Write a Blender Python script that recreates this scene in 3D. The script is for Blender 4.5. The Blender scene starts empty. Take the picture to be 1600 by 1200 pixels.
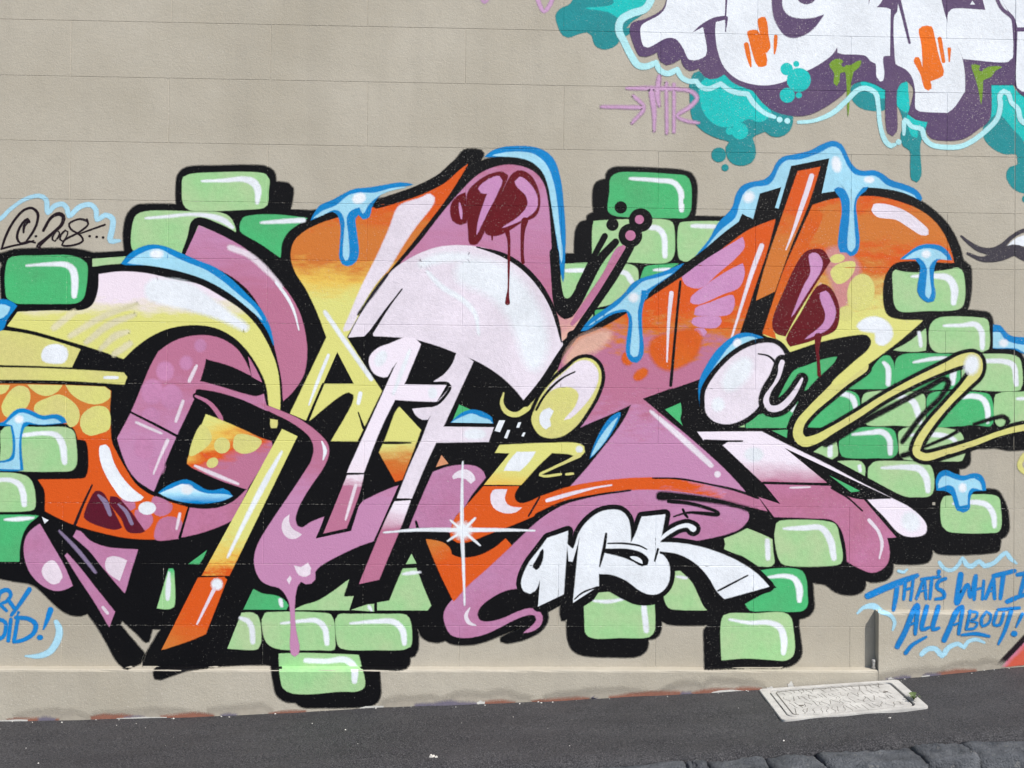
import bpy, bmesh, math, random
import numpy as np
from mathutils import Vector, Matrix
from mathutils.geometry import delaunay_2d_cdt

scene = bpy.context.scene
coll = scene.collection
random.seed(7)

# ------------------------------------------------------------------ camera, sky, sun, exposure
ZO = 1.25                                    # height of the optical axis' wall point above the datum
YAW, PITCH, ROLL, DIST, FPX = math.radians(1.75), math.radians(.7), math.radians(.545), 3.92, 1568.0
FW = Vector((math.sin(YAW)*math.cos(PITCH), math.cos(YAW)*math.cos(PITCH), math.sin(PITCH)))
RT0 = Vector((math.cos(YAW), -math.sin(YAW), 0)); UP0 = RT0.cross(FW)
RT = math.cos(ROLL)*RT0 + math.sin(ROLL)*UP0
UP = -math.sin(ROLL)*RT0 + math.cos(ROLL)*UP0
CAM = Vector((0, 0, ZO)) - DIST*FW
cam_d = bpy.data.cameras.new('camera'); cam = bpy.data.objects.new('camera', cam_d); coll.objects.link(cam)
M = Matrix((RT, UP, -FW)).transposed().to_4x4(); M.translation = CAM
cam.matrix_world = M
cam_d.sensor_width = 36; cam_d.lens = 36*FPX/1600; cam_d.clip_start = .05; cam_d.clip_end = 500
scene.camera = cam

SUN = Vector((.98, -1.0, 1.58)).normalized()  # towards the sun
world = bpy.data.worlds.new('World'); scene.world = world; world.use_nodes = True
wn = world.node_tree.nodes; wl = world.node_tree.links
sky = wn.new('ShaderNodeTexSky'); sky.sky_type = 'NISHITA'; sky.sun_disc = False
sky.sun_elevation = math.asin(SUN.z); sky.sun_rotation = math.atan2(SUN.x, SUN.y)
sky.dust_density = 1.5; sky.air_density = 1.0
bg = wn['Background']; bg.inputs['Strength'].default_value = .145
wl.new(sky.outputs[0], bg.inputs[0])
sun_d = bpy.data.lights.new('sun', 'SUN'); sun_d.energy = 4.7; sun_d.angle = math.radians(.53); sun_d.color = (1, .955, .88)
sun = bpy.data.objects.new('sun', sun_d); coll.objects.link(sun)
sun.rotation_euler = (-SUN).to_track_quat('-Z', 'Y').to_euler(); sun.location = (4, -6, 6)
scene.view_settings.view_transform = 'Standard'; scene.view_settings.look = 'None'
scene.view_settings.exposure = 0.30; scene.view_settings.gamma = 1
scene.cycles.transparent_max_bounces = 32

# ------------------------------------------------------------------ helpers
def ray(u, v): return ((u-800)/FPX)*RT - ((v-600)/FPX)*UP + FW
def on_y(u, v, y):                           # where the sight line of a photo point meets the plane y
    d = ray(u, v); return CAM + d*((y-CAM.y)/d.y)
def on_z(u, v, z):
    d = ray(u, v); return CAM + d*((z-CAM.z)/d.z)
def proj(p):
    q = Vector(p)-CAM; w = q.dot(FW)
    return 800+FPX*q.dot(RT)/w, 600-FPX*q.dot(UP)/w

def tag(o, label=None, cat=None, group=None, kind=None):
    if label: o['label'] = label
    if cat: o['category'] = cat
    if group: o['group'] = group
    if kind: o['kind'] = kind
    return o
def empty(name, loc, label, cat, group=None):
    o = bpy.data.objects.new(name, None); coll.objects.link(o); o.location = loc; o.empty_display_size = .1
    return tag(o, label, cat, group)
def link(name, me, parent=None, mat=None):
    o = bpy.data.objects.new(name, me); coll.objects.link(o)
    if mat: me.materials.append(mat)
    if parent is not None:
        o.parent = parent
        if parent.type == 'EMPTY': o.location = -parent.location
    return o
def mesh_from(name, verts, faces):
    me = bpy.data.meshes.new(name); me.from_pydata([tuple(v) for v in verts], [], faces); me.update(); return me
def box_mesh(name, x0, x1, y0, y1, z0, z1, bev=0.0, seg=2):
    bm = bmesh.new(); bmesh.ops.create_cube(bm, size=1)
    for v in bm.verts:
        v.co = Vector(((x0+x1)/2+v.co.x*(x1-x0), (y0+y1)/2+v.co.y*(y1-y0), (z0+z1)/2+v.co.z*(z1-z0)))
    if bev: bmesh.ops.bevel(bm, geom=bm.edges[:], offset=bev, segments=seg, affect='EDGES', profile=.5)
    me = bpy.data.meshes.new(name); bm.to_mesh(me); bm.free(); return me

# ------------------------------------------------------------------ materials
ALB = .80
def lin(c):
    return tuple((x/255/12.92 if x <= 10 else ((x/255+.055)/1.055)**2.4)*ALB for x in c)
COL = dict(
 bk=(8,8,12), dk=(38,34,44), gy=(66,62,72), pk=(192,135,174), pd=(184,114,144), pp=(236,222,234), wh=(240,245,252), wp=(238,228,240),
 ye=(218,216,128), yo=(228,190,88), og=(214,88,28), ob=(204,118,52), rd=(104,14,26), mr=(92,18,40), lv=(205,150,194), ls=(203,138,180),
 gd=(76,186,118), gl=(158,208,147), gt=(160,205,135), bl=(8,134,204), lb=(168,222,244), td=(32,146,152), tb=(18,200,196), cy=(186,240,246),
 pu=(88,68,106), om=(240,116,20), ol=(122,160,48), pt=(206,164,202), tg=(20,132,208), tl=(174,220,240), bg=(184,177,163), ta=(216,150,112), py=(228,221,182), dp=(208,142,140), st=(177,169,155),
 rp=(204,92,72), pe=(226,178,160), vs=(140,124,156), kt=(34,22,30), res=(152,104,88), rsp=(120,114,130), rsw=(214,212,206))
MOT = {'gl': (178,206,156), 'gd': (84,174,114), 'og': (214,104,34), 'ob': (222,104,40), 'ye': (213,206,132), 'pk': (186,122,160), 'pd': (194,124,162), 'lv': (198,138,186), 'pu': (100,80,112)}
cache = {}
def N(nt, t, **kw):
    n = nt.nodes.new(t)
    for k, v in kw.items():
        if k.startswith('i_'): n.inputs[k[2:].replace('_', ' ')].default_value = v
        else: setattr(n, k, v)
    return n
def noise(nt, pos, scale, detail=2.0, rough=.5):
    n = N(nt, 'ShaderNodeTexNoise'); n.inputs['Scale'].default_value = scale; n.inputs['Detail'].default_value = detail; n.inputs['Roughness'].default_value = rough
    nt.links.new(pos, n.inputs['Vector']); return n.outputs['Fac']
def maprange(nt, val, a, b, c, d):
    n = N(nt, 'ShaderNodeMapRange'); nt.links.new(val, n.inputs[0])
    for i, x in enumerate((a, b, c, d)): n.inputs[i+1].default_value = x
    return n.outputs[0]
def mixc(nt, fac, a, b, blend='MIX'):
    n = N(nt, 'ShaderNodeMix', data_type='RGBA', blend_type=blend)
    for s, x in ((0, fac), (6, a), (7, b)):
        if hasattr(x, 'links'): nt.links.new(x, n.inputs[s])
        elif s == 0: n.inputs[0].default_value = x
        else: n.inputs[s].default_value = (*x, 1)
    return n.outputs[2]
def math2(nt, op, a, b):
    n = N(nt, 'ShaderNodeMath', operation=op)
    for i, x in enumerate((a, b)):
        if hasattr(x, 'links'): nt.links.new(x, n.inputs[i])
        else: n.inputs[i].default_value = x
    return n.outputs[0]
def plaster_bump(nt, pos, bsdf, s=1.0):
    a = noise(nt, pos, 95, 4, .62); b = noise(nt, pos, 330, 2, .6); c = noise(nt, pos, 9, 2)
    h = math2(nt, 'ADD', math2(nt, 'MULTIPLY', a, .7), math2(nt, 'MULTIPLY', b, .8))
    h = math2(nt, 'ADD', h, math2(nt, 'MULTIPLY', c, .9))
    bp = N(nt, 'ShaderNodeBump'); bp.inputs['Strength'].default_value = .46*s; bp.inputs['Distance'].default_value = .0045
    nt.links.new(h, bp.inputs['Height']); nt.links.new(bp.outputs[0], bsdf.inputs['Normal'])
def new_mat(name):
    m = bpy.data.materials.new(name); m.use_nodes = True; nt = m.node_tree
    bsdf = nt.nodes['Principled BSDF']
    geo = N(nt, 'ShaderNodeNewGeometry')
    return m, nt, bsdf, geo.outputs['Position']
def pale_specks(nt, pos, col, light=(.52, .49, .45), amt=1.0):
    """fine pale specks scattered over the paint film"""
    f = noise(nt, pos, 240, 1.5, .55); big = noise(nt, pos, 2.3, 2)
    thr = maprange(nt, big, .3, .7, .745, .675)
    dv = N(nt, 'ShaderNodeVectorMath', operation='DOT_PRODUCT'); dv.inputs[1].default_value = (.011, 0, .014); nt.links.new(pos, dv.inputs[0])   # more specks towards the top right
    d = math2(nt, 'ADD', math2(nt, 'SUBTRACT', f, thr), math2(nt, 'SUBTRACT', dv.outputs['Value'], .016))
    return mixc(nt, maprange(nt, d, 0, .03, 0, .62*amt), col, light)
def paint(key):
    """spray or brush paint on the render; key is a colour name or a tuple of gradient stops"""
    if key in cache: return cache[key]
    m, nt, bsdf, pos = new_mat('paint_' + (key if isinstance(key, str) else 'fade_' + '_'.join(k for _, k in key)))
    if isinstance(key, str):
        c0 = lin(COL[key]); c1 = lin(MOT[key]) if key in MOT else tuple(x*.86+(.001 if max(c0) < .05 else .004) for x in c0)
        n1 = noise(nt, pos, 5.5, 3, .6)
        col = mixc(nt, maprange(nt, n1, .36, .66, 0, 1), c0, c1)
        n2 = noise(nt, pos, 60, 2); col = mixc(nt, maprange(nt, n2, .3, .7, 0, .14), col, tuple(x*.3 for x in c0))
    else:
        stv = N(nt, 'ShaderNodeMapping'); stv.inputs['Scale'].default_value = (9, 9, 26); nt.links.new(pos, stv.inputs[0])
        at = N(nt, 'ShaderNodeAttribute', attribute_name='grad').outputs['Fac']
        t = math2(nt, 'ADD', at, maprange(nt, noise(nt, stv.outputs[0], 1, 4, .65), .3, .7, -.11, .11))
        r = N(nt, 'ShaderNodeValToRGB'); nt.links.new(t, r.inputs[0])
        el = r.color_ramp.elements
        while len(el) < len(key): el.new(.5)
        for e, (p, k) in zip(el, key): e.position = p; e.color = (*lin(COL[k]), 1)
        col = r.outputs[0]
    col = pale_specks(nt, pos, col)
    nt.links.new(col, bsdf.inputs['Base Color'])
    bsdf.inputs['Roughness'].default_value = .62; bsdf.inputs['Specular IOR Level'].default_value = .12
    plaster_bump(nt, pos, bsdf, .8)
    fa = N(nt, 'ShaderNodeAttribute', attribute_name='fade').outputs['Fac']
    sn = N(nt, 'ShaderNodeVectorMath', operation='SNAP'); sn.inputs[1].default_value = (.0006, 1.0, .0006); nt.links.new(pos, sn.inputs[0])
    wnz = N(nt, 'ShaderNodeTexWhiteNoise', noise_dimensions='3D'); nt.links.new(sn.outputs[0], wnz.inputs['Vector'])
    rr = maprange(nt, wnz.outputs['Value'], 0, 1, .02, .98)                 # spray lands as fine dots, thinning out along the soft edge
    al = math2(nt, 'GREATER_THAN', fa, rr)
    nt.links.new(al, bsdf.inputs['Alpha'])
    cache[key] = m; return m

def wall_mat():
    m, nt, bsdf, pos = new_mat('beige_masonry_paint')
    base = lin(COL['bg'])
    c = mixc(nt, maprange(nt, noise(nt, pos, 1.6, 4, .6), .35, .68, 0, 1), tuple(x*1.04 for x in base), tuple(x*.87 for x in (base[0], base[1]*.985, base[2]*.95)))
    c = mixc(nt, maprange(nt, noise(nt, pos, 26, 5, .7), .5, .72, 0, .35), c, tuple(x*.82 for x in base))
    c = mixc(nt, maprange(nt, noise(nt, pos, 210, 1.5), .69, .74, 0, .5), c, (.62, .59, .54))
    c = mixc(nt, maprange(nt, noise(nt, pos, 155, 1.0), .76, .80, 0, .8), c, (.12, .11, .10))
    sx = N(nt, 'ShaderNodeMapping'); sx.inputs['Scale'].default_value = (7, 7, .5); nt.links.new(pos, sx.inputs[0])
    c = mixc(nt, maprange(nt, noise(nt, sx.outputs[0], 1, 4, .6),   .5, .8, 0, .45), c, tuple(x*.76 for x in base))
    nt.links.new(c, bsdf.inputs['Base Color']); bsdf.inputs['Roughness'].default_value = .7; bsdf.inputs['Specular IOR Level'].default_value = .2
    plaster_bump(nt, pos, bsdf, 1.0)
    return m
def stony(name, c0, c1, scale, bump, bd, rough=.85, specks=None):
    m, nt, bsdf, pos = new_mat(name)
    c = mixc(nt, maprange(nt, noise(nt, pos, scale, 5, .65), .35, .65, 0, 1), c0, c1)
    if specks: c = mixc(nt, maprange(nt, noise(nt, pos, specks[0], 1), specks[1], specks[1]+.04, 0, specks[3]), c, specks[2])
    nt.links.new(c, bsdf.inputs['Base Color']); bsdf.inputs['Roughness'].default_value = rough; bsdf.inputs['Specular IOR Level'].default_value = .25
    h = math2(nt, 'ADD', noise(nt, pos, 140, 3, .7), math2(nt, 'MULTIPLY', noise(nt, pos, 28, 3), .8))
    bp = N(nt, 'ShaderNodeBump'); bp.inputs['Strength'].default_value = bump; bp.inputs['Distance'].default_value = bd
    nt.links.new(h, bp.inputs['Height']); nt.links.new(bp.outputs[0], bsdf.inputs['Normal'])
    return m
def asphalt_mat():
    m, nt, bsdf, pos = new_mat('asphalt')
    mp = N(nt, 'ShaderNodeMapping'); mp.inputs['Scale'].default_value = (1.1, 4.5, 1); nt.links.new(pos, mp.inputs[0])
    c = mixc(nt, maprange(nt, noise(nt, mp.outputs[0], 1.3, 5, .6), .34, .68, 0, 1), (.020, .0195, .023), (.041, .040, .044))
    c = mixc(nt, maprange(nt, noise(nt, pos, 230, 2, .75), .50, .62, 0, .9), c, (.095, .092, .095))
    c = mixc(nt, maprange(nt, noise(nt, pos, 150, 2, .75), .52, .64, 0, .9), c, (.008, .008, .010))
    c = mixc(nt, maprange(nt, noise(nt, pos, 3.3, 4, .7), .60, .70, 0, .5), c, (.022, .021, .024))
    nt.links.new(c, bsdf.inputs['Base Color']); bsdf.inputs['Roughness'].default_value = .75; bsdf.inputs['Specular IOR Level'].default_value = .35
    h = math2(nt, 'ADD', noise(nt, pos, 190, 3, .75), math2(nt, 'MULTIPLY', noise(nt, pos, 22, 3), .5))
    bp = N(nt, 'ShaderNodeBump'); bp.inputs['Strength'].default_value = .9; bp.inputs['Distance'].default_value = .007
    nt.links.new(h, bp.inputs['Height']); nt.links.new(bp.outputs[0], bsdf.inputs['Normal'])
    return m
WALL = wall_mat(); ASPH = asphalt_mat()

# ------------------------------------------------------------------ the block wall
ROWZ = [ZO+z for z in (2.57, 2.33, 2.095, 1.86, 1.625, 1.3902, 1.1732, .9215, .696, .4735, .2261, -.0118, -.229, -.4738, -.7061, -.9432, -1.18)]
BX0, BL = -1.3386, .7639                     # a perpend of the even courses, block length
CTRL = 1.9935                                # the movement joint that runs the full height
XL, XR = -5.0, 5.0
GW, GD = .0016, .0013                        # half width and depth of the struck joints
def perps(r):                                # perpends of the course below ROWZ[r]; photo course 0 lies above ROWZ[5]
    off = BX0 + (BL/2 if (r-4) % 2 else 0)
    k0 = math.ceil((XL-off)/BL); xs = []
    k = k0
    while off+k*BL < XR:
        jit = ((k*37+r*101) % 11-5)*.0009
        xs.append(off+k*BL+jit); k += 1
    return xs
wall = empty('block_wall', (0, .1, 0), 'tall beige painted concrete block wall carrying the graffiti', 'wall')
def block(x0, x1, z0, z1):
    """block face flush with y = 0, edges falling back into the joints, uneven arrises"""
    g, d = GW, GD
    xs, zs = (x0, x0+g, x1-g, x1), (z0, z0+g, z1-g, z1)
    v = []; f = []
    for j, z in enumerate(zs):
        for i, x in enumerate(xs):
            inn = i in (1, 2) and j in (1, 2)
            v.append((x, 0 if inn else d, z))
    for j in range(3):
        for i in range(3):
            a = j*4+i; f.append((a, a+1, a+5, a+4))
    n = len(v)
    v += [(x0, .09, z0), (x1, .09, z0), (x1, .09, z1), (x0, .09, z1)]
    return v, f
for r in range(len(ROWZ)-1):
    z1, z0 = ROWZ[r], ROWZ[r+1]
    xs = [XL]+[x for x in perps(r) if abs(x-CTRL) > .03]+[XR, CTRL]; xs.sort()
    for a, b in zip(xs, xs[1:]):
        if b-a < .02: continue
        v, f = block(a, b, z0, z1)
        link('block', mesh_from('block', v[:16], f), wall, WALL)
link('mortar', box_mesh('mortar', XL, XR, GD+.0006, .2, .02, ROWZ[0]), wall, WALL)
link('coping', box_mesh('coping', XL-.03, XR+.03, -.03, .23, ROWZ[0]+.001, ROWZ[0]+.09, .008), wall, WALL)
# plinth: a low ledge, stepping up at the right
PD, LZ, RZ = .040, ZO-1.10, ZO-.874
XC = on_y(1373, 1000, -PD).x
def plinth(name, x0, x1, zt):
    n = 90; v = []; f = []
    prof = [(0, 0), (-PD+.006, -.002), (-PD+.002, -.005), (-PD, -.011), (-PD, -.12), (-PD, -.9)]
    for i in range(n+1):
        x = x0+(x1-x0)*i/n
        for k, (y, z) in enumerate(prof):
            w = .0009*math.sin(i*1.7+k)+.0007*math.sin(i*.61+2*k)
            v.append((x, y+(abs(w) if 0 < k < 4 else 0), zt+z-(abs(w) if k < 4 else 0)))
    m = len(prof)
    for i in range(n):
        for k in range(m-1):
            a = i*m+k; f.append((a, a+1, a+m+1, a+m))
    a = 0; f.append(tuple(range(m-1, -1, -1))+())
    me = mesh_from(name, v, f); o = link(name, me, wall, WALL); return o
plinth('plinth', XL, XC, LZ)
plinth('plinth', XC, XR, RZ)

# ------------------------------------------------------------------ footpath, kerb, road
BASE = [(-60,1129),(0,1127),(200,1123),(400,1118),(600,1104),(800,1099),(950,1091),(1180,1079),(1400,1062),(1500,1051),(1600,1042),(1660,1035)]
bx = []; bz = []
for u, v in BASE:
    p = on_y(u, v, -PD); bx.append(p.x); bz.append(p.z)
bx = [-40, -6]+bx+[6, 40]; bz = [bz[0]-.35, bz[0]-.10]+bz+[bz[-1]+.16, bz[-1]+.5]
KY = -.655                                  # front edge of the asphalt footpath
def base_z(x): return float(np.interp(x, bx, bz))
def smooth_z(x): return sum(base_z(x+d) for d in (-.24, -.16, -.08, 0, .08, .16, .24))/7
def foot_z(x, y): return smooth_z(x)+(y+PD)*.02
def sheet(name, x0, x1, nx, ys, zf, mat, kind='structure'):
    v = []; f = []
    for j, y in enumerate(ys):
        for i in range(nx+1):
            x = x0+(x1-x0)*i/nx; v.append((x, y, zf(x, y)))
    for j in range(len(ys)-1):
        for i in range(nx):
            a = j*(nx+1)+i; f.append((a, a+1, a+nx+2, a+nx+1))
    me = mesh_from(name, v, f)
    for p in me.polygons: p.use_smooth = True
    o = link(name, me, None, mat); tag(o, kind=kind); return o
rn = random.Random(3)
LID = [(1185,1079),(1403,1064),(1452,1107),(1222,1128)]
def ground_pt(u, v):
    p = on_z(u, v, 0)
    for _ in range(12): p = on_z(u, v, foot_z(p.x, p.y))
    return p
def fz(x, y):
    w = .0016*math.sin(x*31+y*17)+.0018*math.sin(x*13.1-y*29)+.002*math.sin(x*4.3+y*7)
    edge = max(0, (abs(y)-.585)/.07); ragged = edge*(.006*math.sin(x*23)+.005*math.sin(x*57+1)+.004*math.sin(x*131))
    return foot_z(x, y)+w*min(1, (abs(y)-PD)*20+.3)-.012*edge*edge+ragged*.7
fp = sheet('footpath', -5, 5, 500, [-PD+.02, -.06, -.09, -.13]+[-.17-.03*i for i in range(14)]+[-.585, -.61, -.635, KY, KY-.004], lambda x, y: fz(x, y)-(.05 if y < KY else 0), ASPH)
BLUE = stony('bluestone', (.040, .044, .052), (.115, .122, .135), 11, 1.0, .012, .65, (48, .68, (.17, .17, .165), .5))
kerb = bpy.data.objects.new('kerb', None); coll.objects.link(kerb); kerb.location = (0, KY-.07, 0); tag(kerb, kind='structure')
cuts = [-5.0]
while cuts[-1] < .85: cuts.append(cuts[-1]+rn.uniform(.2, .42))
cuts[-1] = .62
cuts += [ground_pt(u, 1180).x for u in (1196, 1283, 1446, 1537)]
while cuts[-1] < 5: cuts.append(cuts[-1]+rn.uniform(.22, .42))
def kerb_stone(x0, x1, y0, y1, dz, name, k, parent, bottom=.14, bump=.006):
    bm = bmesh.new(); nx, ny = 16, 9
    grid = []
    for j in range(ny+1):
        for i in range(nx+1):
            a, b = i/nx, j/ny
            x = x0+.002+(x1-x0-.004)*a; y = y0+(y1-y0)*b
            e = min(a, 1-a, b*.6, (1-b)*.6)
            rnd = -.007*max(0, 1-e/.06)**2
            z = foot_z((x0+x1)/2, -.66)+(x-(x0+x1)/2)*.06+dz+rnd+rn.uniform(-1, 1)*bump*.55+bump*math.sin(a*5+k*2)*math.sin(b*4+k)
            grid.append(bm.verts.new((x+rn.uniform(-1, 1)*.003, y+rn.uniform(-1, 1)*.003, z)))
    for j in range(ny):
        for i in range(nx):
            a = j*(nx+1)+i; bm.faces.new((grid[a], grid[a+1], grid[a+nx+2], grid[a+nx+1]))
    ret = bmesh.ops.extrude_edge_only(bm, edges=[e for e in bm.edges if e.is_boundary])
    for v in ret['geom']:
        if isinstance(v, bmesh.types.BMVert): v.co.z -= bottom
    for f in bm.faces: f.smooth = True
    bmesh.ops.recalc_face_normals(bm, faces=bm.faces[:])
    me = bpy.data.meshes.new(name); bm.to_mesh(me); bm.free()
    return link(name, me, parent, BLUE)
for k, (a, b) in enumerate(zip(cuts, cuts[1:])):
    kerb_stone(a, b, KY-.145, KY-.003, -.014+rn.uniform(-.006, .006), 'kerb_stone', k, kerb)
gut = bpy.data.objects.new('gutter', None); coll.objects.link(gut); gut.location = (0, KY-.3, 0); tag(gut, kind='structure')
x = -5.0; k = 0
while x < 5:
    b = x+rn.uniform(.28, .5); kerb_stone(x, b, KY-.40, KY-.155, -.10+rn.uniform(-.004, .004), 'gutter_stone', k+50, gut, .1, .004); x = b; k += 1
sheet('road', -40, 40, 120, [KY-.13, KY-.41, -1.6, -2.5, -4, -7, -14, -40], lambda x, y: smooth_z(x)-.135-(.0 if y > -1.3 else .0)+min(0, (y+1.2)*.004), ASPH)
sheet('ground', -160, 160, 40, [160, 20, .22], lambda x, y: smooth_z(max(-6, min(6, x)))-.3, ASPH)

# ------------------------------------------------------------------ paint on the wall
# Traced in photo points, then laid on the real surfaces: wall face, ledge and plinth front.
STEP = 1.4e-5; films = []
pb = {}
LEDGE = ((0, 0), (-PD+.006, -.002), (-PD, -.011))                  # back, arris and front of the ledge
for nm, z in (('lo', LZ), ('hi', RZ)):
    pb[nm] = [(proj((-2, y, z+dz)), proj((2.4, y, z+dz))) for y, dz in LEDGE]
UC = 1372.0
def lv(l0, l1, u): return l0[1]+(l1[1]-l0[1])*(u-l0[0])/(l1[0]-l0[0])
def surf(u, v):
    """the point on wall (0), ledge back (1), arris (2) or plinth front (3)"""
    L = pb['lo' if u < UC else 'hi']; z = LZ if u < UC else RZ; e = .02
    vb, vm, vf = (lv(*l, u) for l in L)
    if v < vb-e: return on_y(u, v, 0), 0
    if v <= vb+e: return on_y(u, v, 0), 1
    if v >= vf-e: return on_y(u, v, -PD), 3
    if v > vm+e:
        t = (v-vm)/(vf-vm); return on_z(u, vm, z-.002).lerp(on_y(u, vf, -PD), t), 2
    return on_z(u, v, z-.002), 2

def parse(s):
    out = []
    for t in s.split():
        c = t.endswith('!'); q = t.rstrip('!').split(',')
        out.append((float(q[0]), float(q[1]), float(q[2]) if len(q) > 2 else None, c))
    return out
def cr(p0, p1, p2, p3, n):
    """centripetal Catmull-Rom from p1 to p2"""
    P = [np.array(p, float) for p in (p0, p1, p2, p3)]
    t = [0.0]
    for a, b in zip(P, P[1:]): t.append(t[-1]+max(1e-4, np.linalg.norm((b-a)[:2])**.5))
    res = []
    for k in range(n):
        x = t[1]+(t[2]-t[1])*k/n
        A1 = (t[1]-x)/(t[1]-t[0])*P[0]+(x-t[0])/(t[1]-t[0])*P[1]
        A2 = (t[2]-x)/(t[2]-t[1])*P[1]+(x-t[1])/(t[2]-t[1])*P[2]
        A3 = (t[3]-x)/(t[3]-t[2])*P[2]+(x-t[2])/(t[3]-t[2])*P[3]
        B1 = (t[2]-x)/(t[2]-t[0])*A1+(x-t[0])/(t[2]-t[0])*A2
        B2 = (t[3]-x)/(t[3]-t[1])*A2+(x-t[1])/(t[3]-t[1])*A3
        res.append((t[2]-x)/(t[2]-t[1])*B1+(x-t[1])/(t[2]-t[1])*B2)
    return res
def curve(pts, closed, step=5.0):
    P = [p[:3] if p[2] is not None else p[:2] for p in pts]; C = [p[3] for p in pts]; n = len(P); out = []
    rng = range(n if closed else n-1)
    for i in rng:
        p1, p2 = np.array(P[i], float), np.array(P[(i+1) % n], float)
        if C[i] or (not closed and i == 0): p0 = p1-(p2-p1)
        else: p0 = np.array(P[i-1], float)
        j = (i+1) % n
        if C[j] or (not closed and j == n-1): p3 = p2+(p2-p1)
        else: p3 = np.array(P[(i+2) % n], float)
        d = np.linalg.norm((p2-p1)[:2])
        straight = (C[i] or (not closed and i == 0)) and (C[j] or (not closed and j == n-1))
        m = 1 if straight and len(P[0]) == 2 else max(1, int(d/step))
        out += cr(p0, p1, p2, p3, m)
    if not closed: out.append(np.array(P[-1], float))
    return out
def union(polys):
    vs = []; fs = []
    for p in polys:
        ar = sum(p[i][0]*p[(i+1) % len(p)][1]-p[(i+1) % len(p)][0]*p[i][1] for i in range(len(p)))
        if abs(ar) < 1e-4: continue
        if ar < 0: p = p[::-1]
        fs.append(list(range(len(vs), len(vs)+len(p)))); vs += [Vector((float(a[0]), float(a[1]))) for a in p]
    r = delaunay_2d_cdt(vs, [], fs, 1, 1e-3)
    V = [tuple(v) for v in r[0]]; T = [tuple(f) for f in r[2]]
    if len(fs) > 1:                          # enclosed gaps stay open
        Q = [np.array([vs[i][:] for i in f]) for f in fs]
        box = np.array([(*q.min(0), *q.max(0)) for q in Q]); keep = []
        for t in T:
            c = (np.array(V[t[0]])+V[t[1]]+V[t[2]])/3
            for k in np.nonzero((box[:, 0] <= c[0]) & (box[:, 1] <= c[1]) & (box[:, 2] >= c[0]) & (box[:, 3] >= c[1]))[0]:
                q = Q[k]; n = np.roll(q, -1, 0); cr_ = (q[:, 1] > c[1]) != (n[:, 1] > c[1])
                with np.errstate(divide='ignore', invalid='ignore'): xi = q[:, 0]+(c[1]-q[:, 1])*(n[:, 0]-q[:, 0])/(n[:, 1]-q[:, 1])
                if np.count_nonzero(cr_ & (c[0] < xi)) % 2: keep.append(t); break
        T = keep
    return V, T
def ribbon(pts, k=0.0):
    """quads and round caps of a brush stroke with its own width at every point"""
    c = curve(pts, False, 4.0); L = []
    for i, p in enumerate(c):
        a = c[max(0, i-1)]; b = c[min(len(c)-1, i+1)]; d = (b-a)[:2]; d = d/(np.linalg.norm(d)+1e-9)
        nn = np.array((-d[1], d[0])); w = max(.5, p[2]/2+k); L.append((p[:2]+nn*w, p[:2]-nn*w))
    polys = [[L[i][0], L[i][1], L[i+1][1], L[i+1][0]] for i in range(len(L)-1)]
    for p in c:
        w = max(.5, p[2]/2+k)
        if p is c[0] or p is c[-1] or w > 2.2:
            m = 10 if w < 6 else 16; polys.append([p[:2]+w*np.array((math.cos(6.2832*t/m), math.sin(6.2832*t/m))) for t in range(m)])
    out = []
    for p in polys:
        ar = sum(p[i][0]*p[(i+1) % len(p)][1]-p[(i+1) % len(p)][0]*p[i][1] for i in range(len(p)))
        if abs(ar) > 1e-4: out.append(p if ar > 0 else p[::-1])
    return out
def grow(loop, k):
    n = len(loop); ar = sum(loop[i][0]*loop[(i+1) % n][1]-loop[(i+1) % n][0]*loop[i][1] for i in range(n)); s = 1 if ar > 0 else -1
    pts = [(p[0], p[1], 2*k, False) for p in loop]+[(loop[0][0], loop[0][1], 2*k, False)]
    polys = [loop]
    for i in range(n):
        a, b = np.array(loop[i][:2]), np.array(loop[(i+1) % n][:2]); d = b-a; l = np.linalg.norm(d)
        if l < 1e-6: continue
        nn = np.array((d[1], -d[0]))/l*s*k
        q = [a, a+nn, b+nn, b]; polys.append(q if s > 0 else q)
        polys.append([a+k*np.array((math.cos(.6283*t), math.sin(.6283*t))) for t in range(10)])
    return polys

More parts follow.
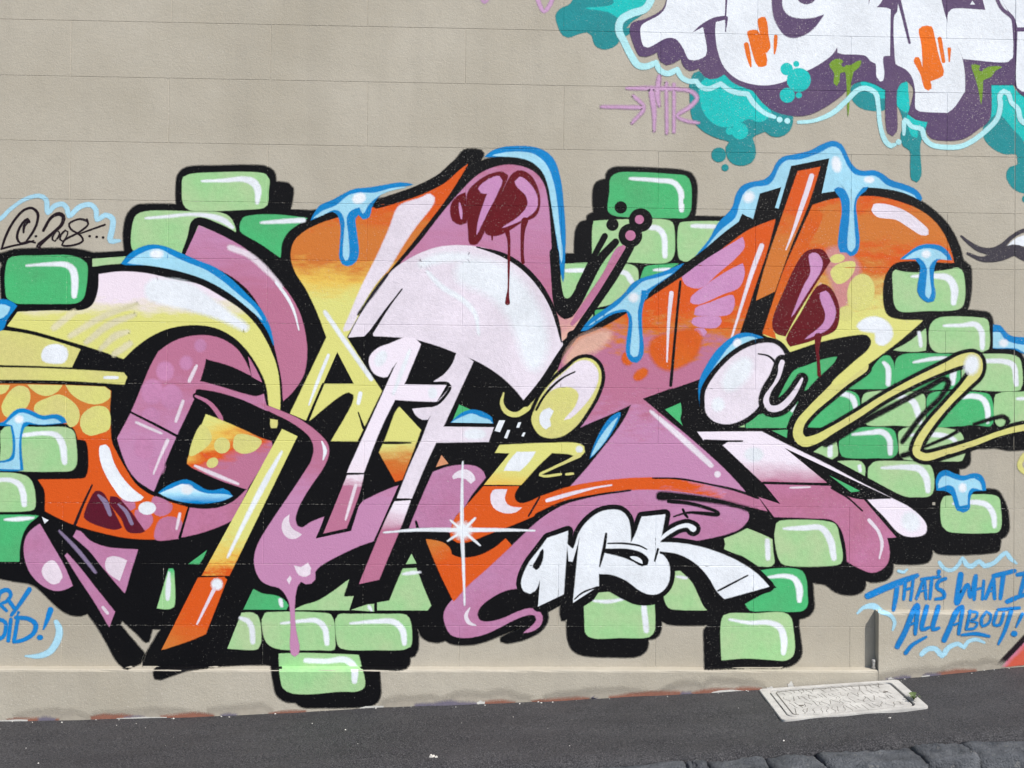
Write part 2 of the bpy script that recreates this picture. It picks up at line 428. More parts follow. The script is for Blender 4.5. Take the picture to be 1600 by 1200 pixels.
def lay(name, parent, polys, key, soft=1.1, grad=None):
    V, T = union(polys)
    bb = (min(v[0] for v in V)-soft-1, max(v[0] for v in V)+soft+1, min(v[1] for v in V)-soft-1, max(v[1] for v in V)+soft+1)
    lay_no = 1+max([n for q, n in films if q[0] < bb[1] and bb[0] < q[1] and q[2] < bb[3] and bb[2] < q[3]], default=0)
    films.append((bb, lay_no)); off = .0003+lay_no*STEP               # coats lie one on the other
    bm = bmesh.new(); fl = bm.verts.layers.float.new('fade'); gl = bm.verts.layers.float.new('grad'); kl = bm.verts.layers.int.new('face_kind')
    bv = [bm.verts.new((x, y, 0)) for x, y in V]
    for v in bv: v[fl] = 1.0
    for t in T:
        try: bm.faces.new([bv[i] for i in t])
        except ValueError: pass
    if soft > 0:
        cen = {}; nrm = {}; edges = []
        for e in bm.edges:
            if len(e.link_faces) != 1: continue
            a, b = e.verts; d = (b.co-a.co).xy
            if d.length < 1e-6: continue
            nn = Vector((d.y, -d.x)).normalized(); c = e.link_faces[0].calc_center_median().xy
            if nn.dot((a.co.xy+b.co.xy)/2-c) < 0: nn = -nn
            edges.append((a, b)); nrm.setdefault(a, []).append(nn); nrm.setdefault(b, []).append(nn)
        outv = {}
        for v, ns in nrm.items():
            s = sum(ns, Vector((0, 0)))
            s = ns[0].copy() if s.length < 1e-3 else s.normalized()
            o = bm.verts.new((v.co.x+s.x*soft, v.co.y+s.y*soft, 0)); o[fl] = 0.0; outv[v] = o
        for a, b in edges:
            try: bm.faces.new((a, b, outv[b], outv[a]))
            except ValueError: pass
    us = [v.co.x for v in bm.verts]; vs = [v.co.y for v in bm.verts]
    def cut(l0, l1, faces=None):
        d = Vector((l1[0]-l0[0], l1[1]-l0[1], 0)); nn = Vector((d.y, -d.x, 0)).normalized()
        g = bm.verts[:]+bm.edges[:]+bm.faces[:]
        bmesh.ops.bisect_plane(bm, geom=g, plane_co=(l0[0], l0[1], 0), plane_no=nn, dist=1e-4)
    if max(vs) > 1020 or (max(us) > UC and max(vs) > 935):
        if min(us) < UC < max(us): cut((UC, 0), (UC, 100))
        for nm in ('lo', 'hi'):
            if (nm == 'lo' and min(us) >= UC) or (nm == 'hi' and max(us) <= UC): continue
            for l in pb[nm]: cut(*l)
    for v in bm.verts:
        if grad:
            (x0, y0), (x1, y1) = grad; dx, dy = x1-x0, y1-y0
            v[gl] = ((v.co.x-x0)*dx+(v.co.y-y0)*dy)/(dx*dx+dy*dy)
        v.co, v[kl] = surf(v.co.x, v.co.y)
    # follow the struck joints of the block work
    xs = [v.co.x for v in bm.verts]; zs = [v.co.z for v in bm.verts]; x0, x1, z0, z1 = min(xs), max(xs), min(zs), max(zs)
    rows = [z for z in ROWZ if z0-GW < z < z1+GW and z > LZ]
    for z in rows:
        for d in (-GW, 0, GW):
            if z0 < z+d < z1: bmesh.ops.bisect_plane(bm, geom=bm.verts[:]+bm.edges[:]+bm.faces[:], plane_co=(0, 0, z+d), plane_no=(0, 0, 1), dist=1e-7)
    vert = []
    for r in range(len(ROWZ)-1):
        if ROWZ[r] < z0 or ROWZ[r+1] > z1: continue
        for x in [q for q in perps(r) if abs(q-CTRL) > .03]+[CTRL]:
            if x0-GW < x < x1+GW: vert.append((x, max(ROWZ[r+1], LZ), ROWZ[r]))
    for x, za, zb in vert:
        fs = [f for f in bm.faces if za < f.calc_center_median().z < zb and min(q.co.x for q in f.verts) < x+GW and max(q.co.x for q in f.verts) > x-GW and max(q.co.y for q in f.verts) > -.02]
        for d in (-GW, 0, GW):
            if not fs: break
            g = set(fs); 
            for f in fs: g.update(f.edges); g.update(f.verts)
            ret = bmesh.ops.bisect_plane(bm, geom=list(g), plane_co=(x+d, 0, 0), plane_no=(1, 0, 0), dist=1e-7)
            fs = [f for f in bm.faces if za < f.calc_center_median().z < zb and min(q.co.x for q in f.verts) < x+GW and max(q.co.x for q in f.verts) > x-GW and max(q.co.y for q in f.verts) > -.02]
    for v in bm.verts:
        dep = 0
        if v.co.y > -.02:
            if any(abs(v.co.z-z) < 1e-5 for z in rows): dep = GD
            elif any(abs(v.co.x-x) < 1e-5 and za-1e-5 <= v.co.z <= zb+1e-5 for x, za, zb in vert): dep = GD*(2.0 if abs(v.co.x-CTRL) < 1e-4 else 1)
        v.co.y += dep-off
        if v[kl] in (1, 2): v.co.z += off+.0004
        if v[kl] == 2: v.co.y -= .0004
    for f in bm.faces:
        f.normal_update()
        if f.normal.y > 0 or (abs(f.normal.y) < .2 and f.normal.z < 0): f.normal_flip()
    me = bpy.data.meshes.new(name); bm.to_mesh(me); bm.free()
    return link(name, me, parent, paint(key))
def colour(c):
    """a colour name, or (from, to, stops) for a sprayed fade"""
    if isinstance(c, str): return c, None
    return tuple(c[2]), (c[0], c[1])
def F(parent, name, c, s, soft=1.9, line=0, lcol='bk'):
    k, g = colour(c); loop = [p[:2] for p in curve(parse(s), True)]
    if line: lay('outline', parent, grow(loop, line), lcol, 2.2)
    return lay(name, parent, [loop], k, soft, g)
def S(parent, name, c, s, soft=1.5, line=0, lcol='bk'):
    k, g = colour(c); pts = parse(s)
    if line: lay('outline', parent, ribbon(pts, line), lcol, 2.0)
    return lay(name, parent, ribbon(pts, -min(soft, 3)*.5), k, soft, g)
def D(parent, name, c, x, y, rx, ry=None, soft=1.1, rot=0):
    ry = ry or rx; k, g = colour(c); a = math.radians(rot); n = 26
    loop = []
    for i in range(n):
        t = 6.28319*i/n; p, q = rx*math.cos(t), ry*math.sin(t)
        loop.append(np.array((x+p*math.cos(a)-q*math.sin(a), y+p*math.sin(a)+q*math.cos(a))))
    return lay(name, parent, [loop], k, soft, g)
def writing(parent, c, s, soft=1.6, thin=1.0):
    """strokes split by |, letters split by ;"""
    for letter in s.split(';'):
        polys = []
        for st in letter.split('|'):
            if st.strip(): polys += ribbon([(a, b, w*thin, k) for a, b, w, k in parse(st)], -soft*.55)
        k, g = colour(c); lay('letter', parent, polys, k, soft, g)

# ---- the big lettering piece
big = empty('graffiti_piece', (-.1, 0, LZ), 'large pink, orange and yellow wildstyle lettering with black shadow and green bricks', 'graffiti')
F(big, 'shadow', 'bk', '''-60,392! -8,396 2,397 8,395 22,391 60,389 100,389 125,391 146,396! 195,393! 194,360 200,335 213,322 230,320 276,320! 276,292 278,275 286,265
 300,261 340,260 390,259 415,261 427,268 431,285! 436,285 450,287 457,294 457,305 453,328! 486,330! 510,326 530,320 560,322 583,322! 584,313 600,310 640,298 680,282 700,265 715,247 726,235 752,236 755,240 751,252!
 770,247 790,244 815,246 835,253 850,268 858,290 863,320 868,350 872,375 880,397! 898,397! 899,370 901,358 907,348 917,345! 918,338 928,332! 927,310 928,295 933,285 947,280! 948,272 955,264 963,262
 985,262 1030,264 1065,267 1080,272 1087,285 1088,305 1085,338! 1126,340! 1160,335! 1177,344! 1188,303! 1220,293! 1240,300 1295,260 1285,302! 1310,299 1345,294 1380,296 1410,302 1440,316 1465,335 1485,358 1500,390 1505,408 1515,416 1517,435 1516,460 1511,485!
 1530,487 1545,490 1550,500 1552,520 1552,545! 1585,545 1594,551 1600,562 1690,570! 1690,703! 1600,702 1575,703 1553,699 1540,700 1515,699! 1514,725 1508,730 1498,732! 1497,750 1500,765 1545,765 1558,767 1567,780 1574,800 1575,830 1570,838 1563,842! 1562,852 1560,860 1550,863 1465,864 1457,858! 1455,868 1450,877 1430,881 1395,880!
 1394,893 1385,905 1360,909 1352,907! 1350,920 1340,927 1325,929 1305,924 1290,913 1269,910! 1270,930 1271,950 1265,960 1255,965 1248,967! 1247,975 1250,1000 1252,1020 1248,1030 1238,1038 1225,1042 1160,1043 1102,1045! 1101,1010 1101,984 1106,976! 1060,976 1042,974 1033,970! 1031,988 1024,996 1012,999!
 1011,1012 1005,1020 995,1025 960,1026 910,1023 895,1015 888,1000 886,966! 883,969 878,969 876,960 877,941! 870,944 855,954! 855,970 845,985 830,994 815,1000 790,1004 783,1002 783,997 795,990 817,976! 800,985 780,993 760,1001 740,1006 720,1007 705,1005 696,1000! 685,1003 670,1001 660,995 652,981! 653,995 652,1015 648,1024 640,1027!
 639,1038 634,1044 625,1046 592,1046! 593,1062 594,1085 590,1095 580,1102 560,1104 500,1105 472,1104 462,1097! 445,1095 433,1085 428,1065 425,1046! 424,1040 400,1038 340,1041 300,1046 285,1049 265,1056 250,1061 243,1060 241,1050 246,1041! 224,1041! 224,1032 240,1003 252,983! 238,982! 235,990 232,1002 228,1003 215,990 191,969! 187,976! 200,992 226,1022! 219,1036 206,1041
 199,1045 185,1035 165,1000 150,975 137,958! 128,961 115,961 100,955 85,943 70,928 55,915 42,910! 25,908 10,905 -60,895! -60,480! 0,480 3,468! 2,440 1,425 3,410''', soft=3.4)

def brick(c, s, hl=None, hs=3.0):
    b = F(big, 'painted_brick', c, s, 1.8)
    if hl:
        for h in hl.split('|'): S(b, 'highlight', 'wh', h, hs)
    return b
def GR(y0, y1, *st): return ((0, y0), (0, y1), tuple(st))
brick('gd', '9,450 9,425 14,405 25,401 60,400 110,400 128,406 135,412 136,430 133,455 130,465 122,472 90,474 50,474 25,473 12,466', '42,415,3 75,413,6 104,414,9 114,422,11 117,440,11 116,462,9')
brick('gl', '207,388 208,350 214,336 228,331 300,331 345,333 358,339 365,350 367,365 300,398 215,395', '228,341,3 265,338,5 300,335,5 330,338,8 350,345,9 363,355,6')
brick('gl', '285,295 287,277 296,273 340,270 400,270 415,273 420,280 419,300 417,320 412,324 380,327 320,329 295,327 287,318', '316,283,3 350,282,6 380,280,9 396,285,12 403,297,11 402,316,7')
brick('gd', '375,355 380,341 395,337 430,336 480,341! 450,362 440,380 438,402! 410,382 376,361', '408,348,4 440,346,7 474,344,8')
brick('gl', '145,405! 196,401! 192,411! 165,413 145,416!')
brick('gl', '2,700 2,674 8,668 60,668 105,669 115,675 118,690 119,725 113,734 90,736 45,736 20,734 2,728', '35,680,6 70,677,7 88,680,9 97,693,11 101,722,9')
brick('gl', '-60,741! 5,739 30,741 45,747 52,760 55,785 53,795 40,798 -60,798!', '-8,750,6 15,750,7 30,757,9 36,770,10 38,788,9')
brick('gd', '-60,806! 35,805 60,806! 45,818 35,835 30,860 30,877! -60,877!', '8,812,4 30,811,7 52,809,4')
brick('gd', '323,860! 316,873! 311,881! 295,881!')
brick(GR(888, 950, (0, 'gd'), (.3, 'gl'), (1, 'gl')), '264,889! 270,889 272,905 273,935 271,948 265,951 246,950! 255,920', '264,895,3 263,915,8 262,935,7')
brick('gd', '396,921! 410,928 430,931 440,935 447,941 450,946 447,952! 381,952!', '438,938,7 440,946,6')
brick('gl', '545,906! 540,920! 537,932 552,932! 545,953! 460,953! 475,946 495,940 520,925')
brick('gl', '549,953! 575,945! 584,944! 584,955!', '577,948,6 580,953,5')
brick('gl', '630,889! 650,888! 662,920 673,946! 668,953! 590,953! 590,942! 609,939! 620,912', '630,897,4 645,895,6 656,894,3')
brick('gl', '643,866! 650,880! 635,881!')
brick('gl', '378,958! 395,958 402,962 406,975 407,1005 403,1013 356,1013!', '376,966,6 387,970,8 393,980,9 395,1003,8')
brick('gl', '410,968 414,959 430,957 500,958 517,961 521,970 523,1000 522,1014 500,1015 440,1014 425,1010 416,1002 411,985', '440,974,3 475,970,6 495,970,8 507,981,9 511,1005,8')
brick('gl', '525,968 529,961 550,960 600,960 635,962 641,972 643,1000 641,1010 632,1014 590,1015 540,1014 530,1010 526,995', '548,974,3 590,971,7 616,972,9 629,985,10 632,1005,8')
brick('gl', '436,1022! 470,1021 540,1023 560,1024! 564,1040 569,1060 569,1073 560,1079 530,1080 480,1084 455,1082 443,1075 438,1055', '478,1032,8 510,1033,8 540,1031,10 553,1042,11 554,1064,9', 3)
brick('gd', '951,330 953,300 955,278 965,271 1000,270 1050,273 1072,276 1078,285 1080,310 1078,330 1072,339 1050,340 1000,339 960,336', '985,279,5 1030,282,7 1052,285,8 1063,298,9 1065,328,8')
brick('gl', '926,400 926,360 928,346! 960,344 1040,344 1050,348 1053,360 1053,395 1049,405 1040,410 980,409 926,407', '1010,355,7 1028,357,9 1037,368,9 1039,400,8')
brick('gl', '1060,360 1063,349 1075,347 1125,346! 1110,375 1090,400 1075,408 1063,405 1060,395', '1082,353,6 1118,354,7', 3)
brick('gl', '878,413! 930,411 985,414 995,420 997,435 996,450 985,462 930,480 895,475 878,460', '885,423,6 920,422,7|962,424,7 978,427,8 987,440,9')
brick('gd', '1003,430 1008,418 1020,415 1060,412! 1030,428 1000,438!', '1022,422,4 1045,421,6')
brick('gd', '930,485! 947,483! 930,497!')
brick('gl', '925,488! 926,494! 917,505!')
brick('gd', '1040,640! 1063,630! 1064,645 1062,655 1066,664!')
brick('gd', '1214,622! 1226,590 1240,577 1275,562 1312,555! 1303,572 1275,605 1250,610 1230,612')
brick('gd', '1166,668! 1168,655 1200,645 1245,625! 1250,635 1235,650 1228,668!', '1241,634,7 1238,641,6')
brick('gl', '1155,667! 1163,658! 1163,667!')
brick('gd', '1207,673! 1230,672! 1230,684!')
brick('gd', '1262,667! 1275,645 1295,625 1310,613 1330,612 1340,618 1343,630 1343,650 1335,662 1320,667', '1302,616,6 1320,616,8 1332,622,9 1337,637,8')
brick('gd', '1313,607! 1340,592 1360,578 1380,557 1390,557 1395,565 1397,598 1390,605 1350,607', '1381,567,6 1387,574,8 1388,600,8')
brick('gl', '1446,514! 1447,530 1446,547! 1430,549 1397,547! 1420,535', '1436,520,6 1439,540,6')
brick('gl', '1453,512 1458,503 1468,497 1530,497 1542,500 1545,515 1544,545 1536,549 1490,550 1462,549 1454,540', '1475,509,4 1505,508,6 1524,507,9 1533,517,9 1535,543,8')
brick('gl', '1396,425 1402,419 1415,417 1490,418 1502,422 1506,435 1507,465 1502,480 1490,484 1450,485 1405,485 1398,475 1396,450', '1425,432,4 1460,431,8 1482,435,11 1491,450,12 1490,473,9', 3)
brick('gd', '1400,600 1401,562 1410,555 1500,554! 1500,607! 1405,607', '1428,566,4 1455,561,6 1478,559,5|1490,576,11 1488,598,9')
brick('gl', '1503,554! 1580,555 1592,560 1596,575 1597,600 1594,608 1503,608!', '1535,564,6 1570,565,8 1583,571,9 1588,600,8')
brick('gl', '1347,630 1350,617 1360,613 1430,613 1443,617 1445,640 1443,663 1400,664 1355,663 1348,655', '1375,622,4 1408,620,8 1427,628,10 1434,645,10 1438,660,8')
brick('gd', '1449,640 1450,620 1458,614 1530,614 1545,617 1550,628 1552,655 1547,665 1500,665 1452,664', '1495,622,5 1522,619,8 1536,624,9 1543,640,9 1543,659,7')
brick('gl', '1554,630 1556,617 1565,614 1690,613! 1690,664! 1560,665 1554,650', '1590,623,5 1690,622,7')
brick('gd', '1312,690 1316,676 1325,671 1385,669 1396,673 1400,685 1402,705 1395,714 1370,715 1330,715 1316,712 1312,700', '1332,679,4 1360,676,7 1378,675,9 1389,685,9 1391,708,8')
brick('gl', '1405,690 1405,675 1412,670 1450,668 1480,670 1500,676 1506,690 1507,710 1503,719 1490,720 1420,718 1408,714', '1422,680,5 1460,679,8 1488,685,7 1500,700,6')
brick('gl', '1272,706! 1298,690 1306,688! 1308,712 1300,717! 1280,708', '1297,696,8 1297,711,8')
brick('gl', '1309,721! 1345,722 1351,730 1351,743!', '1343,729,7 1344,735,6')
brick('gl', '1357,745 1358,730 1365,723 1400,721 1440,723 1453,728 1458,740 1458,765 1453,774 1430,776 1415,775 1357,746!', '1378,731,4 1415,730,8 1437,733,11 1447,746,11 1450,767,8', 3)
brick('gl', '1471,785 1475,777 1490,775 1550,774 1560,778 1563,795 1564,820 1560,830 1545,832 1500,832 1480,829 1473,822', '1490,787,5 1528,785,8 1543,790,9 1552,804,9 1554,822,7')
brick('gl', '1211,820 1218,815 1240,813 1290,815 1305,820 1311,840 1316,870 1313,880 1300,883 1240,884 1222,880 1215,865 1211,840', '1225,826,4 1255,825,8 1283,825,9 1297,843,11 1303,872,9', 2.8)
brick('gl', '1132,842! 1150,835 1168,826! 1190,835 1206,843! 1207,860 1209,880 1205,884 1185,884! 1160,868 1132,858 1134,850', '1199,845,8 1200,872,8')
brick('gd', '1188,892! 1210,889 1240,889 1253,893 1259,905 1261,930 1261,945 1255,953 1200,954 1172,953 1165,944! 1200,925 1214,918!', '1200,902,4 1228,900,7 1242,905,9 1249,920,11 1249,938,8')
brick('gl', '1127,975 1131,962 1140,959 1180,959 1225,958 1235,965 1239,985 1241,1015 1238,1025 1228,1031 1200,1030 1165,1028 1128,1031! 1127,1010', '1140,968,3 1170,973,6 1203,973,8 1219,981,10 1225,1000,11 1224,1020,8', 3)
brick('gl', '913,948! 930,936 932,927! 970,926 985,935 1000,943 1022,942! 1023,970 1022,985 1015,994 970,996 925,996 916,990 914,970', '928,939,3 950,940,6 975,936,3|1006,948,9 1010,985,9')
brick('gl', '1051,893! 1063,893! 1080,910 1090,930 1100,950 1104,953! 1060,952 1045,949 1039,938 1038,926 1047,915 1050,903', '1058,901,4 1072,903,5')
F(big, 'bare_patch', 'bg', '1457,785! 1461,785! 1461,789! 1457,789!', .6); F(big, 'bare_patch', 'bg', '940,913! 950,914 958,918! 942,918!')

# ---- first letter: yellow arch, pink bowl, spotted orange belly
A1 = F(big, 'letter_stroke', GR(428, 515, (0, 'pp'), (.45, 'pp'), (.75, 'ye'), (1, 'ye')), '''12,509! 28,488! 80,486 130,485 143,479 151,465 155,445 155,429! 190,425 230,428 270,437 310,445 345,464 378,486 404,514 426,556 434,584 437,620 437,640!
 421,634! 416,600 404,573 385,545 362,524 335,511 300,507 262,513 232,527 208,545 193,560! 150,545 100,530 50,516''')
S(A1, 'highlight', 'wh', '245,454,34 285,461,38 325,479,24 356,496,13 382,511,9', 8)
for s in ('85,512,9 115,488,8', '110,525,7 160,495,8 214,475,4', '135,535,7 170,508,9 210,492,5', '158,545,6 180,525,9 200,518,5', '179,553,8 203,537,8'): S(A1, 'highlight', 'py', s, 5)
a = F(big, 'letter_stroke', 'ye', '-60,513! 30,520 80,532 125,546! 112,573! 60,571 -60,568!')
F(a, 'highlight', 'wh', '72,543 90,539 103,545 105,555 100,565 85,567 68,563 66,553', 3)
a = F(big, 'letter_stroke', 'ye', '-60,574! 60,576 150,580 193,583! 198,589! 194,600! 100,594 -60,592!')
S(a, 'highlight', 'wh', '164,590,5 183,590,5', 2)
O1 = F(big, 'letter_stroke', GR(600, 760, (0, 'ob'), (.3, 'ob'), (.55, 'og'), (1, 'og')), '''-60,600! 60,601 120,603 164,605! 173,611! 171,640 172,665 174,690 183,710 197,735 212,757 232,772 262,784 293,793! 281,839! 240,842 200,840 160,832
 118,820 90,808 71,798! 70,765 60,750! 120,749 134,747 138,738 138,700 134,688 122,686! 119,675 112,665 100,661 -60,660!''')
for s in ('-60,600! 15,602! 8,613 -60,620!', '30,603 43,607 47,618 44,632 30,645 12,652 4,643 3,635 10,620 20,608', '43,601! 97,602! 90,611 75,618 60,615 48,606',
          '92,617 108,624 121,637 124,650 120,662 110,667 100,655 60,648 54,642 56,632 75,622', '103,602! 164,605! 172,611! 172,620 160,629 145,631 128,626 112,615',
          '150,635 165,637 171,645 170,670 155,677 140,680 130,674 126,665 128,650 138,640'): F(O1, 'spot', 'ye', s, 1.5)
for s in ('190,780 210,785 211,793 203,798 195,790', '240,777 262,784 269,790 265,800 250,806 240,800', '212,798 235,803 238,815 225,828 215,815', '262,808 282,813 285,825 281,841! 243,842 244,825 250,813'): F(O1, 'spot', 'pd', s, 2)
F(O1, 'highlight', 'wh', '157,697 165,695 170,700 177,722 190,745 208,765 224,777! 220,781 205,783 192,779 178,762 165,740 157,718', 1.5)
D(O1, 'highlight', 'wh', 230, 794, 13, 9.5, 1.5)
S(O1, 'highlight', 'pp', '281,803,5 276,826,4', 2)
S(O1, 'line', 'kt', '144,758,3 130,788,4 117,820,5')
S(O1, 'line', 'bk', '296,793,5 281,840,5')
a = F(O1, 'red_shard', 'mr', '150,768 160,770 167,780 190,824! 180,827 140,815 132,808 135,795'); S(a, 'highlight', 'vs', '154,774,4 164,784,8 172,804,6')
a = F(O1, 'red_shard', 'mr', '173,776 182,777 200,795 226,830! 220,832 200,830 190,810 172,785'); S(a, 'highlight', 'vs', '185,788,3 196,798,6 206,818,6')
F(big, 'letter_stroke', 'pd', '297,794! 320,796 345,793 365,784 388,763! 364,812! 340,823 310,833 284,839!')
P1 = F(big, 'letter_stroke', GR(525, 790, (0, 'pd'), (.25, 'pd'), (.6, 'pk'), (1, 'pk')), '''248,550! 268,536 292,527 325,525 350,532 370,546 383,565 392,586! 360,571 321,560! 320,567 312,596! 345,605 385,617 402,620 412,616! 415,632!
 420,641 380,624 345,613 318,608 306,608 303,622! 290,650 277,677! 262,712 240,767! 215,750 200,730 190,705 184,685! 205,645 222,605 236,572''')
F(big, 'letter_stroke', 'pd', '388,558! 398,575 409,597! 394,588!')
for x, y, r in ((258, 580, 15), (238, 612, 20), (268, 620, 20), (236, 652, 16), (313, 540, 9), (291, 567, 10), (225, 700, 18), (245, 728, 14)): D(P1, 'spot', 'ls', x, y, r*.75, r*.85, 5)
for s in ('307,572,5 296,595,6', '286,627,5 275,658,5', '262,688,6 250,715,4 240,740,3', '213,660,4 252,677,4'): S(P1, 'highlight', 'pp', s, 2.2)
S(P1, 'line', 'bk', '204,644,3 240,662,4 278,682,4')
S(big, 'letter_stroke', 'pd', '306,619,4 325,628,6 338,642,7 346,657,6 342,666,2', line=2)
# panel inside the bowl
a = F(big, 'letter_stroke', ((325, 655), (370, 760), ((0, 'ye'), (.28, 'yo'), (.5, 'og'), (.68, 'pd'), (1, 'pd'))), '322,648! 345,657 380,672 408,685 424,690! 425,698 386,764! 340,748 300,730! 293,724 296,712!')
D(a, 'spot', 'ye', 347, 696, 12, 12); D(a, 'spot', 'ye', 332, 723, 9, 7, 1.1, -30)
F(a, 'spot', 'ye', '315,664 328,675 330,688 320,700 297,712', 1.5); F(a, 'spot', 'ye', '370,680 408,689 400,702 380,708 366,700', 2)
S(a, 'highlight', 'pp', '305,728,4 335,741,6 372,756,4', 2)
a = F(big, 'letter_stroke', GR(680, 900, (0, 'ye'), (.7, 'ye'), (.88, 'yo'), (1, 'og')), '441,671! 464,682! 358,899! 316,899!')
S(a, 'highlight', 'wh', '440,706,4 415,752,9 385,810,7 356,870,4', 3)
a = F(big, 'letter_stroke', ((330, 903), (270, 1010), ((0, 'og'), (.6, 'og'), (1, 'ob'))), '310,903! 350,902! 354,906! 321,990! 300,999 253,1015!')
D(a, 'highlight', 'wh', 339, 913, 7, 7, 4); S(a, 'highlight', 'pp', '335,920,6 308,975,3')
F(big, 'letter_stroke', 'ye', '423,655! 433,657! 432,668 424,668')
a = F(big, 'painted_drip', 'bl', '248,770! 262,760 280,752 292,750 305,756 322,766 335,767 348,764 357,768 363,775! 350,781 330,785 300,785 270,778')
F(a, 'sheen', GR(756, 786, (0, 'wh'), (.5, 'lb'), (1, 'bl')), '250,771! 270,763 285,757 293,758 310,768 325,772 350,773 363,775! 345,782 320,786 295,785 268,779'); D(a, 'highlight', 'wh', 292, 765, 7, 5, 5)
# feet at the left
a = F(big, 'letter_stroke', 'pk', '62,819! 80,850 100,885 113,915! 100,921 85,922 65,913 48,895 40,875 38,855 42,838 50,828'); F(a, 'highlight', 'pp', '80,876 85,877 97,902 92,910 82,912 70,903 66,893 70,882', 1.6)
a = F(big, 'letter_stroke', 'pk', '120,829! 126,831 140,845 165,855 190,858 215,859! 205,890 195,926! 160,885 140,860 115,838!'); F(a, 'highlight', 'pp', '168,872 182,870 198,876! 187,907! 170,895 165,885', 1.6)
a = F(big, 'letter_stroke', 'pk', '105,865! 125,888 150,920 179,956! 171,979! 150,943 125,905 102,868!'); S(a, 'highlight', 'pp', '161,949,5 168,958,5')
S(big, 'highlight', 'vs', '93,830,4 120,858,6 149,894,5', 2.4); F(big, 'highlight', 'wh', '66,808! 75,813! 70,817!')

# ---- pink hook behind, with blue line
S(big, 'outline', 'bk', '289,397,11 298,372,11 307,347,13 340,357,16 385,384,17 420,413,18 445,440,18', 1.6)
a = F(big, 'letter_stroke', GR(350, 620, (0, 'pk'), (.4, 'pd'), (1, 'pd')), '311,353! 345,368 385,391 420,425 450,458 468,490 477,525 479,555 474,585 460,608 443,626! 441,595 434,560 425,525 412,490 390,455 360,430 320,412 290,398!')
S(a, 'highlight', 'pp', '360,387,9 388,398,8 412,418,8 440,447,3', 4); S(a, 'highlight', 'wh', '431,441,4 447,462,5 459,485,4 467,515,2', 1.5)
a = F(big, 'painted_drip', 'bl', '190,412! 200,400 218,388 237,383 258,386 275,393 310,408 335,418 360,436 385,460 408,485 421,510 428,540! 420,520 405,497 385,475 355,452 320,432 280,420 240,414 195,413')
F(a, 'sheen', 'lb', '200,411! 215,400 235,391 250,390 265,398 290,410 320,422 345,438 375,463 395,480 410,500! 385,478 355,455 320,436 280,423 240,415'); D(a, 'highlight', 'wh', 245, 397, 8, 4, 5)

# ---- pink S tail with the long drip
P2 = F(big, 'letter_stroke', GR(650, 860, (0, 'pd'), (.35, 'pd'), (.6, 'pk'), (1, 'pk')), '''408,631! 440,643 470,657 498,678 512,695 513,710 505,730 490,752 475,775 465,795 461,812 465,823 472,825 485,817 506,808! 496,838! 545,827! 546,820 550,818 555,800 568,783! 595,770 622,759!
 583,845! 562,852 540,862 520,872 500,884 492,893 492,905 486,911 478,912 470,908 465,914 461,930 460,960 462,985 467,1010 466,1021 461,1025 456,1022 454,1010 455,980 454,955 452,940 446,928 437,918 425,915 410,908 402,896 398,880
 399,865 403,852 412,835 428,810 445,785 462,760 475,740 487,720 491,700 485,683 470,669 450,656 420,641''')
F(P2, 'highlight', 'pp', '452,804! 451,815 456,826 471,835! 462,841 450,840 442,830 441,820 445,810', 1.5)
F(P2, 'highlight', 'pp', '460,884! 470,887 481,880! 485,888 484,897 478,900 468,898', 2); F(P2, 'highlight', 'pp', '453,900! 449,906 452,912 455,904'); S(P2, 'highlight', 'wh', '503,690,2 508,704,6 505,718,2', 1.5)
F(big, 'outline', 'bk', '540,738! 574,736! 560,790 548,829! 494,841! 515,795', 1.5)
a = F(big, 'letter_stroke', GR(742, 835, (0, 'pp'), (.18, 'pd'), (1, 'pd')), '543,743! 568,742! 561,770 541,825! 506,833!'); S(a, 'highlight', 'pp', '556,758,5 548,785,5 540,812,3', 2)

# ---- second letter: orange fading to yellow
OY = F(big, 'letter_stroke', GR(330, 470, (0, 'og'), (.2, 'ob'), (.55, 'ob'), (.78, 'yo'), (1, 'ye')), '''455,400 460,378 475,363 500,350 527,341! 560,330 585,324! 620,313 665,297 700,278 731,256! 712,287 692,317 665,352 635,390 606,425 580,462 556,500 541,527! 575,580 596,611!
 568,668! 558,689! 518,689! 540,652 552,628 553,616 545,612 530,619 508,636 482,658! 454,646! 480,592 511,527! 495,485 478,450 462,425''')
F(OY, 'highlight', 'wp', '622,325 632,318 655,311 672,304 678,309 675,320 650,352 632,378 606,420 585,445 565,478 545,515 538,517 548,490 565,450 590,400 608,360', 3)
S(OY, 'highlight', 'wh', '508,488,7 540,535,7 580,592,7', 3); S(OY, 'highlight', 'wh', '513,555,5 495,600,5 483,632,2', 2); S(OY, 'highlight', 'wh', '563,615,7 560,630,6', 2)
F(OY, 'outline', 'bk', '527,551! 552,599! 506,599!'); S(OY, 'line', 'bk', '505,600,4 492,630,4 480,659,5'); S(OY, 'line', 'bk', '560,645,1 568,668,5')
S(big, 'outline', 'bk', '589,319,14 615,311,15 655,297,16 690,279,17 715,257,17 738,243,14', 1.8)
a = F(big, 'painted_drip', 'bl', '''486,344! 492,333 500,322 520,313 540,302 555,296 575,294 600,290 625,286 645,288! 610,296 590,308 580,325 577,338 567,342 560,335 555,341 557,365 560,395 556,408 545,415 535,412 531,403 532,380 533,355 527,334 520,330 500,337''')
F(a, 'sheen', 'lb', '490,341! 505,330 525,322 545,306 562,302 585,302 612,295 635,292! 605,299 588,308 575,320 567,333 562,323 555,325 546,330 541,340 543,365 545,395 543,405 540,407 537,400 538,370 539,345 532,330 522,327 505,335')
D(a, 'highlight', 'wh', 561, 310, 9, 6, 4, -20)

